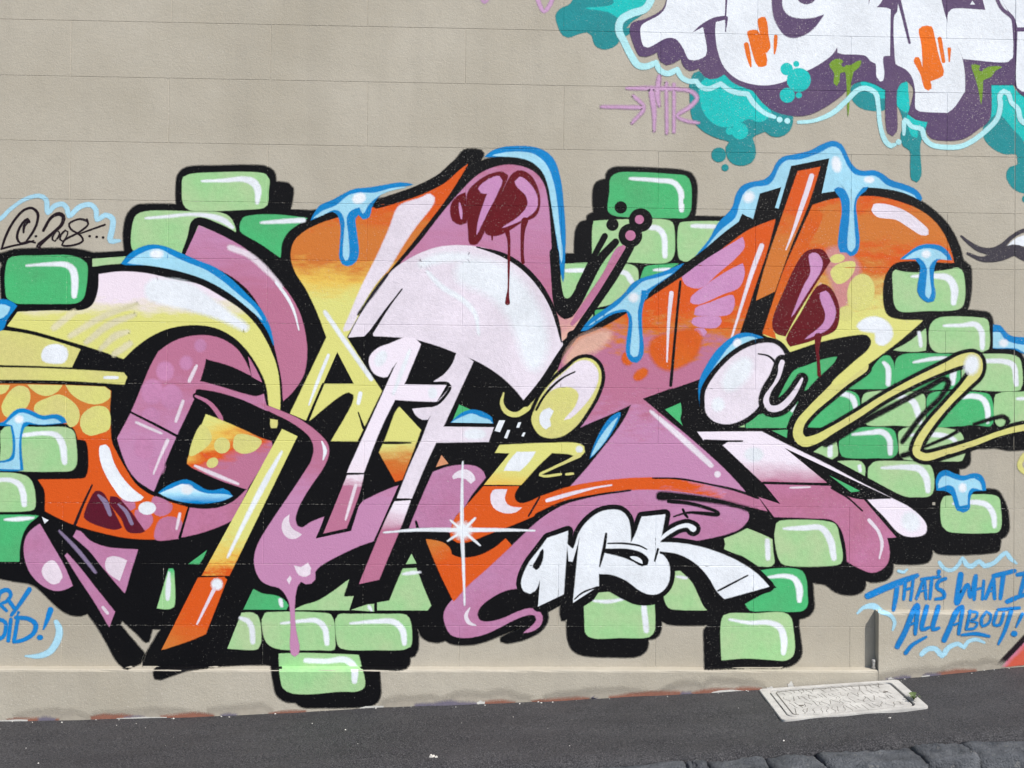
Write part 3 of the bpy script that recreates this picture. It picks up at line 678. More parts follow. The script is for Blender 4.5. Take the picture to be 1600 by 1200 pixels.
# ---- pink dome with red cells
PD1 = F(big, 'letter_stroke', GR(258, 530, (0, 'pd'), (.2, 'pk'), (.75, 'pd'), (1, 'pe')), '''625,413! 655,380 690,335 720,300 750,272 785,259 812,260 835,270 849,288 856,320 860,370 863,430 866,470 872,493 882,500! 893,497 908,477 940,432 967,386 977,386! 975,395 950,445 925,475 905,500 897,513
 877,534! 868,500 855,470 840,440 815,412 780,395 740,385 705,384 670,392 645,403''')
a = F(big, 'painted_drip', 'bl', '758,245! 770,236 785,231 805,229 830,230 850,236 865,250 875,280 880,320 883,370 882,400 880,440! 876,420 872,385 867,350 862,318 857,290 848,268 832,253 812,246 790,244')
F(a, 'sheen', 'lb', '770,243! 790,239 815,238 835,242 852,256 864,285 870,320 874,360 878,395 877,410! 873,385 867,350 862,318 857,290 848,268 832,253 812,246 790,244')
R1 = F(PD1, 'red_cell', 'rd', '727,301! 728,348 720,351 708,345 704,330 706,318 715,307'); S(R1, 'highlight', 'lv', '718,318,3 720,330,5 721,341,3')
R2 = F(PD1, 'red_cell', 'rd', '731,302 745,285 765,273 785,269 793,274 790,285 770,330 750,375 745,381 735,381 732,360')
F(R2, 'highlight', 'lv', '748,295 765,280 780,276 784,282 775,305 750,355 745,367! 748,345 762,302! 752,301')
R3 = F(PD1, 'red_cell', 'rd', '802,271 815,267 830,276 841,298 843,322 836,338 815,347 795,360 775,368 760,365 757,355 765,330 785,300 790,290')
F(R3, 'highlight', 'lv', '805,284 812,277 825,285 838,305 838,325 825,338 800,350 785,356! 812,338 825,320 822,305 810,293')

# ---- white dome
WD = F(big, 'letter_stroke', 'wp', '''545,527! 562,495 578,468 594,448 615,422 645,402 680,388 712,384 750,387 787,398 817,416 842,442 860,473 871,505 879,540! 860,573 840,602 822,629! 805,608 780,585 750,566 727,556! 714,551! 685,540 648,529! 633,527! 600,525 575,524!''')
F(WD, 'highlight', 'wh', '725,412 765,414 800,436 828,470 845,510 848,545 835,572 825,560 812,520 795,485 765,455 720,432', 16)
S(WD, 'highlight', 'wh', '660,412,8 690,403,10 730,402,8', 9)
S(WD, 'highlight', 'wh', '668,425,5 690,448,7 722,468,7 742,490,6 748,522,2', 4)
S(WD, 'outline', 'bk', '745,386,1 785,398,7 815,416,8 842,444,8 862,478,7 872,508,6 877,534,2', 1.3); S(WD, 'outline', 'dk', '604,430,5 582,460,6 560,491,1', 3)
S(WD, 'line', 'bk', '628,452,1 603,485,4 580,519,7 574,526,8'); F(WD, 'line', 'bk', '571,526! 582,520! 583,526!')
S(R3, 'red_drip', 'rd', '792,360,8 795,375,5 795,410,4 794,455,3 793,466,6 793,473,8', 1.0); S(R3, 'red_drip', 'rd', '820,345,11 817,360,7 816,395,5 817,410,6', 1.0); S(R3, 'red_drip', 'rd', '769,366,4 769,375,2', .8)

# ---- white stems
F1 = F(big, 'letter_stroke', GR(640, 740, (0, 'wp'), (.6, 'wp'), (1, 'pp')), '''648,529! 657,538! 650,555 631,601! 697,602! 682,627! 650,626 617,624! 606,645 590,680 568,738! 543,738! 570,678 600,612 612,585 621,565! 612,575 605,588 600,589 585,583 578,570 578,558 590,545 610,537 633,527!''')
D(F1, 'highlight', 'wh', 595, 560, 6, 11, 5, 30); S(F1, 'highlight', 'wh', '640,548,4 628,580,6 615,615,3', 4); D(F1, 'highlight', 'wh', 676, 614, 5, 7, 4)
F2 = F(big, 'letter_stroke', 'wp', '''714,551! 727,556! 739,565! 725,595 692,667! 771,668! 763,690! 681,691! 665,725 643,778! 621,778! 640,730 660,685 674,648! 668,655 660,655 650,648 645,639! 673,637! 684,628 703,604 700,598 677,597! 695,585 708,568''')
S(F2, 'line', 'bk', '677,598,3 700,599,4 704,604,4 686,629,5 674,634,5'); D(F2, 'highlight', 'wh', 742, 678, 14, 6, 6)
F(big, 'letter_stroke', GR(782, 830, (0, 'wp'), (.3, 'wp'), (1, 'pd')), '617,784! 641,782! 625,825 600,885 592,905! 562,912! 575,880 600,820')
a = F(big, 'letter_stroke', GR(640, 752, (0, 'ye'), (.45, 'ye'), (.75, 'ob'), (1, 'og')), '624,636! 657,672! 645,705 628,749! 618,752! 593,707! 605,680 618,645'); S(a, 'line', 'bk', '600,692,4 622,692,4 642,692,2')
F(big, 'letter_stroke', 'ta', '690,712! 700,724! 682,729!')
F(big, 'painted_brick', 'gd', '718,633! 737,641! 708,656!'); a = F(big, 'painted_drip', 'bl', '705,660! 720,647 735,641 748,642 760,647 768,653 770,661!'); F(a, 'sheen', 'lb', '706,660! 722,652 738,647 750,652 765,657 769,661!')
for s in ('780,657! 789,657! 781,675! 773,673!', '810,660! 814,660! 811,668! 807,668!', '793,672! 797,672! 792,685! 788,684!', '818,676! 821,676! 818,682! 815,681!'): F(big, 'dash', 'wh', s, .8)
S(big, 'letter_stroke', 'ye', '787,614,2 784,630,6 791,643,8 806,648,8 826,636,9 845,614,8 860,592,7 880,574,5')
# ---- black diagonal and antennae
S(big, 'outline', 'bk', '866,395,15 869,440,15 874,470,20 883,481,30 896,474,22 912,448,18 936,407,14 962,378,11', 1.4)
S(big, 'outline', 'bk', '945,369,10 926,405,9 905,450,11', 1.4)
S(big, 'outline', 'bk', '985,386,12 962,426,14 940,460,13 915,497,11 900,520,11 876,556,13 850,596,13 822,630,12', 1.4)
S(big, 'letter_stroke', 'pd', '974,386,7 953,420,8 931,455,9 906,490,10 894,506,6', 1.1)
for x, y, r in ((1001, 344, 18), (985, 368, 18), (970, 324, 9), (957, 351, 9)): D(big, 'dot', 'bk', x, y, r)
D(big, 'dot', 'pd', 999, 343, 6.5); D(big, 'dot', 'pd', 985, 368, 7.5)

# ---- blue crown and black contour of the right letters
BC = F(big, 'painted_drip', 'bl', '''1086,402! 1108,375 1122,350 1140,331 1146,322 1150,306 1160,291 1175,285 1195,281 1206,271 1213,256 1223,246 1242,242 1266,236 1285,226 1302,221 1314,226 1322,240 1328,253 1337,264 1348,268 1366,267 1378,272 1392,282 1416,290 1432,298 1440,310 1437,317!
 1400,315 1330,320 1250,340 1180,375 1110,410''', 1.8)
F(BC, 'sheen', 'lb', '1093,402! 1125,362 1150,340 1156,320 1165,300 1178,293 1200,290 1210,280 1218,262 1228,252 1250,250 1280,240 1300,230 1310,233 1318,248 1325,262 1335,273 1350,276 1368,276 1385,290 1410,298 1428,306 1434,313! 1400,315 1330,320 1250,340 1180,375 1110,405')
D(BC, 'highlight', 'wh', 1307, 257, 5, 10, 5, -10); D(BC, 'highlight', 'wh', 1358, 281, 6, 3, 4); D(BC, 'highlight', 'wh', 1170, 308, 6, 5, 6, -40)
S(big, 'outline', 'bk', '893,524,14 912,517,12 945,503,13 985,478,14 1020,455,14 1060,428,15 1100,402,19 1140,372,24 1168,350,22', 1.4)
F(big, 'outline', 'bk', '''1160,335! 1177,344! 1188,303! 1220,293! 1210,325! 1217,327! 1237,260! 1295,248! 1283,303! 1310,299 1345,294 1380,296 1410,302 1440,316 1465,335 1485,358 1500,390 1504,412! 1480,420 1400,420 1350,380 1240,480 1170,540! 1150,528! 1170,470 1211,343! 1165,362 1140,380!''', 1.8)
# ---- big pink K with orange shoulder
KK = F(big, 'letter_stroke', GR(340, 720, (0, 'og'), (.38, 'og'), (.46, 'ob'), (.55, 'pd'), (.75, 'pd'), (.88, 'pk'), (1, 'pk')), '''903,528! 940,513 980,490 1020,463 1060,437 1100,412 1140,381 1170,360 1211,343! 1197,395 1180,445 1162,500 1150,530 1120,560 1098,590! 1055,605! 1045,607! 1003,623! 1035,650 1080,687 1130,732 1164,768!
 1100,770 1000,770 890,762! 912,738 940,704 965,672 980,648 987,631! 955,646 915,663 877,681! 868,600 880,560''')
for s in ('1066,433! 1100,408 1160,371! 1163,385 1150,402 1120,428 1098,448 1085,450 1070,443', '1160,412! 1163,425 1155,448 1130,459 1090,475 1079,472 1080,465 1100,448 1135,425', '1130,465 1145,462 1147,475 1140,490 1100,493 1085,491 1087,482 1110,473',
          '1083,498 1125,496 1127,502 1120,511 1090,510 1081,504', '1085,515 1100,514 1104,519 1100,524 1088,522'): F(KK, 'petal', 'lv', s, 1.5)
F(KK, 'spot', 'og', '1025,530 1060,520 1090,520 1093,535 1080,560 1060,572 1045,576 1030,570 1019,555 1018,540', 7)
D(KK, 'spot', 'og', 1001, 585, 11, 6, 4, -35); D(KK, 'spot', 'og', 981, 560, 8, 9, 4); F(KK, 'spot', 'pe', '908,533 935,522 950,522 935,540 905,556 888,570 890,555', 12)
S(KK, 'highlight', 'wp', '1049,458,7 1045,500,5 1042,565,2', 1.6); S(KK, 'highlight', 'wp', '1190,384,8 1175,425,7 1163,463,5 1143,528,3', 2)
S(KK, 'line', 'bk', '1063,440,4 1058,490,4 1048,602,5'); S(KK, 'highlight', 'wp', '1017,643,5 1060,680,9 1111,727,8', 3); D(KK, 'highlight', 'wp', 1121, 741, 4, 4, 2)
TL = F(big, 'letter_stroke', 'pk', '''985,766! 1050,767 1100,773 1150,786 1170,799 1169,810 1158,824 1135,834 1085,845! 1000,870 900,880 850,905 815,918! 790,922 765,935 750,948 745,960 750,970 762,972 785,967 810,956 828,951 840,954 847,963 845,975 835,984 818,989!
 832,978 839,968 836,961 826,960 805,967 780,980 755,991 725,996 705,991 696,975 694,960 700,946 720,925 745,897 775,872 800,853 835,820 865,797 900,781 940,772''')
F(TL, 'letter_stroke', 'pd', '1090,760! 1130,764 1184,777! 1199,799! 1165,791 1125,780')
S(TL, 'highlight', 'wp', '734,950,2 728,962,6 733,973,6 743,977,2', 1.3)
a = F(big, 'letter_stroke', ((600, 0), (1140, 0), ((0, 'og'), (.86, 'og'), (1, 'pk'))), '''757,759! 811,759! 804,770 804,780 812,787 825,785 845,776! 890,761 940,752 1000,747 1050,748 1100,757 1135,769! 1130,777 1090,771 1040,765 985,765 930,772 880,784 840,803 800,820 760,835 735,845 715,847 705,838 704,825 712,808 725,795!''')
F(a, 'highlight', 'wp', '770,767 792,765! 788,778 792,788 803,793 815,793! 805,800 788,801 772,793 767,780', 1.5); S(a, 'highlight', 'wp', '855,782,6 890,772,6 930,762,3 955,758,1', 1.8)
S(a, 'line', 'bk', '757,758,3 813,758,3'); S(a, 'line', 'kt', '843,777,3 826,806,3')
a = F(big, 'letter_stroke', GR(700, 762, (0, 'ye'), (.55, 'ye'), (1, 'yo')), '781,696! 850,693 900,693 912,698 913,706 903,713 890,709 862,707! 840,728 814,757! 757,757! 797,708! 774,707!')
F(a, 'highlight', 'wh', '808,707! 836,706! 825,722 812,735! 788,735! 797,720', 2.5); D(a, 'highlight', 'wh', 905, 702, 4, 4, 3); S(a, 'line', 'ye', '905,711,8 890,719,5 860,733,4 843,742,4 850,744,4 876,741,4', 1.2); S(a, 'line', 'ye', '885,741,4 895,740,4')
S(big, 'line', 'bk', '1020,747,1 1060,748,3 1110,757,3 1150,766,4 1184,778,4'); S(big, 'line', 'bk', '985,766,1 930,774,3 880,786,6 840,806,10', 2)
S(big, 'spray_line', 'bk', '1032,775,14 1060,776,11 1120,783,8 1155,791,6 1182,800,10', 4); S(big, 'spray_line', 'bk', '1045,783,7 1080,787,6 1120,800,6 1122,803,7 1075,801,4 1053,807,2', 1.8); S(big, 'spray_line', 'bk', '1067,796,4 1070,803,5 1074,808,4', 1)
F(big, 'shadow', 'bk', '1136,790! 1165,793 1199,800! 1212,815! 1208,840! 1168,824! 1172,808 1168,798', 2)
a = F(big, 'painted_drip', 'bl', '969,645 965,658 945,690 922,716! 928,698 940,672 955,652'); F(a, 'sheen', 'lb', '965,652! 945,688 924,713! 935,690 950,668')
# ---- yellow egg
EG = F(big, 'letter_stroke', 'ye', '838,635 845,620 860,600 885,578 905,562 922,561 935,572 939,590 932,615 915,645 900,665 880,680 862,684 845,680 835,668 831,655', line=6)
F(EG, 'highlight', 'wp', '860,603 885,580 905,565 920,565 931,575 934,590 925,615 905,640 890,653 882,656! 900,635 905,615 895,605 870,605 855,612', 2.5); F(EG, 'highlight', 'wh', '850,641 858,638 864,642 858,655 860,665 853,670 845,662 844,650', 2)
S(EG, 'line', 'bk', '898,581,1 880,590,3 862,605,4 848,622,4 838,640,4')
# ---- pink P with orange wedge, sparkle
a = F(big, 'letter_stroke', 'pk', '677,738! 700,730 725,727 745,730 755,738 758,746! 735,775 725,792 712,805 705,820 703,832! 690,826 660,824 640,825! 650,800 665,765'); F(a, 'highlight', 'wp', '707,745 715,737 728,734 738,740 742,750 736,755 728,748 715,746 709,748', 1.5)
S(a, 'line', 'bk', '650,815,4 653,826,5')
F(big, 'letter_stroke', ((680, 845), (720, 930), ((0, 'ob'), (.4, 'og'), (1, 'og'))), '666,843! 680,845 695,850 703,858 705,866 715,871 730,872 750,868 775,855 790,842! 799,852! 780,870 755,893 730,915 709,939! 690,900 675,865')
SP = D(big, 'sparkle', 'wh', 723, 829, 8, 8, 10)
for s in ('723,722,2 722,760,4 722,829,6 724,880,5 726,945,2', '600,832,2 650,828,5 723,828,7 790,828,5 835,829,2', '704,813,3 723,829,5 750,852,3', '742,810,4 723,829,5 700,845,3'): S(SP, 'ray', 'wh', s, 2.0)

# ---- right letter: blue crown, orange R
F(big, 'letter_stroke', GR(260, 470, (0, 'og'), (.3, 'og'), (.55, 'ob'), (1, 'ob')), '1247,268! 1281,261! 1262,320 1235,385 1210,455! 1182,469! 1195,420 1220,345')
S(big, 'highlight', 'wp', '1268,275,8 1262,295,8 1250,330,7 1238,365,4 1228,390,2', 1.4)
F(big, 'shadow', 'bk', '''1205,590! 1235,549 1280,534 1335,523 1357,523 1363,533 1357,547 1330,572 1300,600 1270,640 1250,690! 1232,690 1235,660 1250,625 1275,595 1305,566 1309,557 1290,559 1262,569 1240,578 1230,592 1213,624 1200,640!''', 1.6)
S(big, 'spray_line', 'bk', '1290,693,11 1315,680,9 1350,658,9 1400,632,8 1450,605,8 1475,592,8 1482,597,8 1470,620,7 1440,650,7 1410,690,7', 3.5)
S(big, 'spray_line', 'bk', '1522,663,6 1555,653,7 1568,651,8 1575,658,8 1570,668,6', 3); S(big, 'spray_line', 'bk', '1410,712,7 1430,706,8', 4); S(big, 'spray_line', 'bk', '1440,700,4 1480,683,5 1510,668,6 1560,672,6', 2.5)
S(big, 'ribbon', 'ye', '''1345,572,24 1318,594,19 1295,615,16 1268,640,13 1250,662,14 1247,680,16 1256,690,16 1275,686,14 1300,672,11 1340,648,10 1380,622,9 1430,595,10 1480,572,13 1505,562,18 1522,563,22 1525,580,18 1510,600,12 1480,632,9 1452,665,11 1435,692,12 1432,707,12 1445,714,12 1475,707,10 1520,693,9 1560,678,8 1600,668,10 1690,660,10''', 1.4, line=5)
D(big, 'highlight', 'wh', 1518, 570, 8, 12, 7, 10)
RR = F(big, 'letter_stroke', GR(308, 530, (0, 'og'), (.12, 'ob'), (.3, 'ob'), (.42, 'og'), (.52, 'ob'), (.78, 'ye'), (1, 'ye')), '''1270,321! 1300,312 1335,308 1370,308 1405,316 1435,328 1458,345 1475,368 1485,393 1490,410! 1400,410 1385,425 1379,445 1380,480 1387,494 1405,500 1441,501! 1405,532 1372,557 1340,580 1318,598! 1300,600
 1330,570 1358,545 1362,533 1355,523 1335,523 1280,534 1235,549! 1225,540 1210,530 1193,523! 1205,485 1225,425 1248,370''')
F(RR, 'spot', 'og', '1270,322! 1248,370 1224,425 1204,485 1192,521! 1212,529! 1207,505 1224,455 1252,399 1264,380 1284,335', 2)
F(RR, 'spot', 'dp', '1294,394 1310,390 1328,403 1340,420 1336,440 1323,468 1312,484 1302,440 1294,420', 9)
D(RR, 'spot', 'ye', 1308, 404, 11, 6, 1.5, -10); F(RR, 'spot', 'ye', '1298,425 1310,413 1335,410 1333,425 1320,440 1308,443', 1.5); D(RR, 'spot', 'ye', 1345, 457, 20, 28, 2.5, 10); D(RR, 'spot', 'ye', 1321, 490, 10, 10, 3)
F(RR, 'highlight', 'wp', '1362,328 1365,320 1380,319 1410,328 1435,345 1450,360 1450,366 1440,367 1420,355 1400,343 1370,338', 1.4); F(RR, 'highlight', 'wh', '1340,510 1355,498 1375,498 1390,510 1393,525 1380,538 1370,535 1368,520 1345,515', 4)
a = F(RR, 'red_cell', 'rd', '1253,400 1265,391 1285,391 1297,408! 1270,450 1240,500 1227,525! 1212,520 1207,505 1225,455', 1.5); F(a, 'highlight', 'lv', '1265,398 1275,396 1284,408 1283,420 1262,455 1237,495! 1255,450 1267,425')
S(RR, 'line', 'pe', '1282,444,5 1255,490,4 1228,530,3', 1.5)
a = F(RR, 'red_cell', 'rd', '1277,448 1285,444 1297,450 1308,470 1311,490 1305,515 1280,527 1265,533 1235,541! 1229,531 1250,492', 1.5); F(a, 'highlight', 'lv', '1282,458 1290,455 1300,470 1305,490 1295,512 1258,530! 1287,505 1290,490 1283,470')
a = F(big, 'painted_drip', 'bl', '1304,296 1310,293 1322,297 1345,296 1356,292 1352,298 1342,306 1337,318 1339,345 1342,380 1338,395 1329,400 1322,394 1313,394 1310,385 1313,350 1316,330 1313,310', 1.6); F(a, 'sheen', 'lb', '1314,288! 1322,298 1328,312 1328,340 1325,375 1326,390 1330,393 1335,387 1334,355 1333,322 1337,306 1350,289!')
a = F(big, 'painted_drip', 'bl', '''908,517! 922,500 942,486 962,471 976,459 988,444 1002,436 1032,427 1068,412! 1050,428 1025,446 1010,462 1004,478 1002,495 1003,520 1005,545 1003,557 995,566 987,565 980,556 979,540 982,515 983,498 979,486! 960,489 935,503 915,516''')
F(a, 'sheen', 'lb', '920,509! 945,492 965,478 980,463 992,452 1005,441 1030,434 1050,427! 1030,440 1010,452 1005,456 1000,468 996,485 996,505 998,535 995,556 990,557 986,553 987,530 989,505 986,490 978,483 955,487'); F(a, 'sheen_edge', 'bl', '1003,454! 1013,455! 1010,466 1003,470'); D(a, 'highlight', 'wh', 990, 465, 5, 5, 5)
a = F(big, 'painted_drip', 'bl', '1094,635! 1092,610 1095,590 1105,570 1120,548 1140,530 1155,522 1170,521 1185,525 1196,530! 1180,534 1160,540 1140,553 1122,572 1108,592 1098,612 1095,635'); F(a, 'sheen', 'lb', '1100,607 1108,588 1125,562 1142,540 1158,529 1175,527 1188,532! 1165,540 1145,553 1127,572 1110,594'); D(a, 'highlight', 'wh', 1152, 536, 4, 5, 4, 40)
S(a, 'red_drip', 'rd', '1278,526,12 1277,545,6 1279,570,5 1280,586,6', 1)
OO = F(big, 'letter_stroke', 'wp', '1102,630 1103,612 1115,590 1140,562 1165,545 1190,537 1210,538 1222,548 1227,565 1222,585 1210,605 1195,620 1180,640 1160,655 1135,662 1115,657 1104,645', line=8)
S(big, 'letter_stroke', 'wp', '1222,566,8 1214,590,9 1201,611,8 1197,628,9 1203,638,10 1218,637,10 1235,622,9 1248,602,6 1253,592,4', line=7)
D(OO, 'highlight', 'wh', 1152, 585, 12, 26, 10, 40); D(OO, 'highlight', 'wh', 1122, 632, 7, 8, 6); S(OO, 'line', 'bk', '1185,553,1 1200,556,3 1210,565,4 1214,578,4 1208,595,4 1195,613,4 1188,625,3')
# ---- pale and pink leg at the right
w = F(big, 'letter_stroke', GR(675, 840, (0, 'wp'), (1, 'wp')), '1090,675! 1190,675! 1225,693 1290,725 1340,752 1395,780 1420,793 1440,810 1447,822 1445,833 1430,838 1412,836 1400,828 1380,805 1352,779! 1392,778! 1310,742 1226,700! 1222,704 1160,690 1100,688!')
D(w, 'highlight', 'wh', 1423, 815, 10, 12, 8, -30)
a = F(big, 'letter_stroke', GR(700, 755, (0, 'wp'), (.35, 'wp'), (1, 'pd')), '1130,696! 1138,691! 1215,693! 1226,700! 1293,754! 1190,752!'); D(a, 'highlight', 'wh', 1178, 710, 12, 8, 6)
S(big, 'line', 'bk', '1101,688,3 1130,689,3 1160,689,1')
a = F(big, 'letter_stroke', 'pd', '1195,757! 1302,760! 1330,775 1352,778! 1403,839! 1385,840! 1389,862 1386,880 1376,890 1362,894 1342,887 1324,877! 1321,848 1313,824 1300,812 1270,809 1210,807! 1186,777! 1220,788!')
S(a, 'highlight', 'wp', '1358,813,6 1372,830,5 1378,850,5 1374,872,2', 1.8); S(a, 'highlight', 'pp', '1235,762,3 1265,761,2', 2)
S(a, 'line', 'bk', '1193,754,3 1296,757,3'); S(a, 'line', 'bk', '1350,778,4 1404,840,5')
F(big, 'shadow', 'bk', '1226,700! 1392,778! 1340,779 1310,768 1294,755!', 1.2); F(big, 'painted_brick', 'gd', '1296,743! 1343,767! 1330,768!'); S(big, 'line', 'bk', '1300,762,5 1325,778,3 1347,798,1')
# ---- small crew lettering
MS = [('F', '856,841! 887,830! 884,870 880,928! 841,947! 844,905! 836,922 828,927 819,923 815,912 818,898 828,878 842,860'),
      ('F', '886,850! 889,876! 894,877! 906,838! 902,880 896,941! 935,915! 935,896! 955,897 978,906 1000,922 1015,928 1030,926 1042,914 1046,897 1044,880 1036,868 1027,864 1030,850! 985,848! 984,825 980,809 970,799 955,797 937,801 918,815 905,833 895,858'),
      ('F', '1003,808! 1039,804! 1035,825 1031,847! 1030,864! 985,850! 992,838'),
      ('S', '1031,843,5 1045,832,6 1062,823,6 1075,821,7 1083,826,10'),
      ('F', '1028,848! 1060,849 1090,854 1120,863 1150,876 1180,895 1201,916! 1165,926 1132,935! 1122,925 1105,898 1085,878 1060,865 1028,860!')]
polys = []
for t, s in MS: polys += grow([p[:2] for p in curve(parse(s), True)], 8) if t == 'F' else ribbon(parse(s), 6)
lay('outline', big, polys, 'bk', 1.6)
F(big, 'shadow', 'bk', '841,950! 880,930 896,945 935,920! 940,900! 978,912 1000,930 1016,940 1034,938! 1020,944 995,944 975,936 955,925 938,916! 930,932 915,940 900,950! 888,955 876,945! 858,955!', 1.4)
for t, s in MS: (F if t == 'F' else S)(big, 'crew_letter', 'wh', s)
for s in ('947,834,4 944,855,5 941,868,5 937,885,2', '950,849,2 975,849,3 1000,853,3 1010,858,2', '1028,858,4 1023,876,3', '1122,923,3 1145,911,3 1168,899,2', '898,936,1 910,926,3 933,917,2'): S(big, 'line', 'bk', s)
F(big, 'line', 'bk', '944,858! 985,859 1005,866 1013,875 1011,882 1003,884 990,877 970,869 944,863!'); F(big, 'crew_letter', 'wh', '984,870 995,870 1003,876 1004,881 995,877', .8); F(big, 'line', 'bk', '833,886 840,872 848,858 847,876 838,890')

# ---- remaining blue drips of the big piece
a = F(big, 'painted_drip', 'bl', '-60,470! 10,469 18,472 26,478! 10,500 3,515 -60,515!'); F(a, 'sheen', 'lb', '-60,480! 8,477 15,480 5,495 -60,498!')
a = F(big, 'painted_drip', 'bl', '-60,664! 5,660 17,648 27,640 38,639 52,644 66,650 88,648 100,653 104,660! 70,663 45,662! 38,667 33,685 33,705 36,734! 28,735 -60,733! -60,718! 8,720 18,714 21,700 20,680 17,665!')
F(a, 'sheen', 'lb', '10,662! 22,652 30,646 42,647 55,653 68,657 85,655 95,660! 60,662 42,658 36,660 30,680 29,705 31,733! -60,730! -60,723! 10,723 22,718 25,700 24,680 20,664!'); D(a, 'highlight', 'wh', 30, 655, 5, 4, 4)
a = F(big, 'painted_drip', 'bl', '1407,405! 1420,395 1435,385 1450,382 1470,385 1480,393 1487,406! 1465,406 1460,415 1458,440 1461,460 1458,470 1450,472 1440,466 1434,455 1437,430 1438,415 1430,405!', 1.6); F(a, 'sheen', 'lb', '1413,405! 1430,394 1447,389 1465,392 1478,402 1479,406! 1463,404 1452,415 1452,435 1454,458 1451,466 1447,462 1448,440 1449,420 1444,409 1436,402!'); D(a, 'highlight', 'wh', 1447, 397, 5, 4, 4)
a = F(big, 'painted_drip', 'bl', '1464,766! 1463,750 1468,739 1478,735 1490,740 1505,744 1522,740 1533,743 1539,755 1540,766! 1520,768 1515,780 1514,795 1505,800 1496,797 1491,785 1487,772 1475,766', 1.6); F(a, 'sheen', 'lb', '1467,762 1469,750 1477,744 1490,749 1505,752 1522,748 1530,753 1534,765! 1518,762 1512,770 1511,788! 1500,790! 1496,775 1490,760 1480,757'); D(a, 'highlight', 'wh', 1504, 762, 4, 5, 4)
a = F(big, 'painted_drip', 'bl', '1552,508! 1562,509 1570,518 1578,525 1600,528 1690,530! 1690,575! 1595,550 1585,545 1552,544!'); F(a, 'sheen', 'lb', '1552,520! 1562,520 1568,530 1580,536 1600,540 1690,545! 1690,566! 1600,550 1590,544 1552,543!'); D(a, 'highlight', 'wh', 1568, 536, 5, 4, 4)

# ---- second piece, white letters on purple
up = empty('graffiti_piece', (1.35, 0, ZO+.9), 'white lettering with purple shadow, teal bubbles and orange marks, high on the wall', 'graffiti')
for c, s in (('td', '869,25 875,15 892,6 905,-40! 1030,-40! 1010,15 985,35 978,45 990,42! 985,50 968,62! 962,70 950,76 940,76 930,70 925,55 918,50 905,52 888,58 880,55 873,42'),
             ('tb', '930,-40! 1024,-40! 1000,18 985,25 978,20! 968,27 950,18 915,13! 950,10 960,5'),
             ('td', '1078,130! 1085,115 1092,112 1110,125 1150,135 1180,150 1200,165 1235,175 1238,190 1232,205 1218,213 1205,212 1195,205 1187,208 1175,215 1178,225 1180,240 1175,252 1160,258 1145,255 1137,245 1135,230 1140,222 1120,215 1100,205 1085,190 1080,175'),
             ('tb', '1094,135 1100,125 1115,118 1130,117 1150,130 1175,142 1190,160 1204,175 1195,187 1185,190 1170,185 1155,192 1140,198 1120,195 1103,180 1095,160'),
             ('td', '1330,150 1332,135 1345,127 1365,128 1384,140! 1383,170 1360,172 1345,168 1335,160'), ('tb', '1345,128 1365,130 1384,142 1382,153 1360,145'),
             ('td', '1402,160! 1420,165 1420,190 1447,195 1437,225 1438,275 1432,284 1425,280 1423,262 1422,235 1412,228 1408,215 1412,190'),
             ('tb', '1401,140 1408,130 1416,127 1418,140 1418,175 1402,165'), ('tb', '1418,180 1430,188 1449,188! 1447,198 1434,200 1432,215 1425,212'),
             ('tb', '1545,130! 1580,131! 1590,145 1690,165! 1690,250! 1590,215 1580,200 1560,180 1543,192'), ('td', '1545,188 1560,180 1580,200 1600,225 1600,245 1585,240 1570,240 1550,230 1538,215 1537,200'),
             ('td', '1592,232 1690,235! 1690,300! 1595,300 1580,290 1573,275 1578,262 1590,258')): F(up, 'teal_cloud', c, s, 2)
for c, x, y, r in (('td', 1123, 242, 10.5), ('td', 1133, 262, 4.5), ('tb', 1156, 205, 12), ('tb', 1140, 205, 5), ('td', 1603, 311, 5)): D(up, 'bubble', c, x, y, r, r, 2)
F(up, 'shadow', 'pu', '''1045,-40! 1038,12 1010,30 988,37 985,48 992,72 1000,87 1009,88 1027,81! 1033,96 1041,101 1050,99 1064,91! 1069,103 1078,110 1092,106! 1100,118 1110,123 1119,122 1132,115! 1145,128 1160,135 1177,141! 1192,160 1210,173 1235,180 1262,179 1290,166 1315,148 1330,132 1348,126 1365,130 1384,140!
 1385,195 1388,208 1395,212 1400,205 1401,140 1408,129 1417,126 1428,138 1427,152 1420,178! 1435,187 1450,190! 1448,205 1455,215 1480,219 1505,216 1530,200 1545,187 1548,132! 1585,132! 1600,150 1690,160! 1690,-40!''', 2.2)
for s in ('1045,-40! 1040,12 1030,24 1003,40 1001,50 1006,72 1012,74 1042,59 1055,60 1066,72 1077,93 1085,94 1102,87 1104,80 1098,43! 1080,52! 1095,38 1115,27 1132,24! 1134,-40!',
          '1139,-40! 1135,31! 1119,35! 1118,50 1122,80 1132,105 1150,122 1170,130 1195,133 1220,129 1250,115 1275,103 1300,85 1308,73! 1309,82 1315,84 1353,87 1360,95 1368,99 1370,120 1375,127 1379,126 1381,115 1380,88 1390,87! 1391,15! 1385,13 1369,12! 1378,0 1387,-40!',
          '1398,24 1402,19 1402,-40! 1462,-40! 1475,20 1483,42 1495,70 1503,92 1507,120 1507,143! 1490,168 1480,176! 1435,173 1431,170 1430,140 1425,120 1415,108 1400,100 1399,95',
          '1482,20 1487,15 1540,16! 1525,-40! 1545,-40! 1580,30! 1582,90 1575,96 1505,92! 1494,66 1482,40', '1552,-40! 1690,-40! 1690,42! 1590,43! 1586,30 1570,8', '1590,50! 1690,49! 1690,142! 1596,142 1590,137', '1516,7! 1519,2! 1523,7!'): F(up, 'letter', 'wh', s, 1.2)
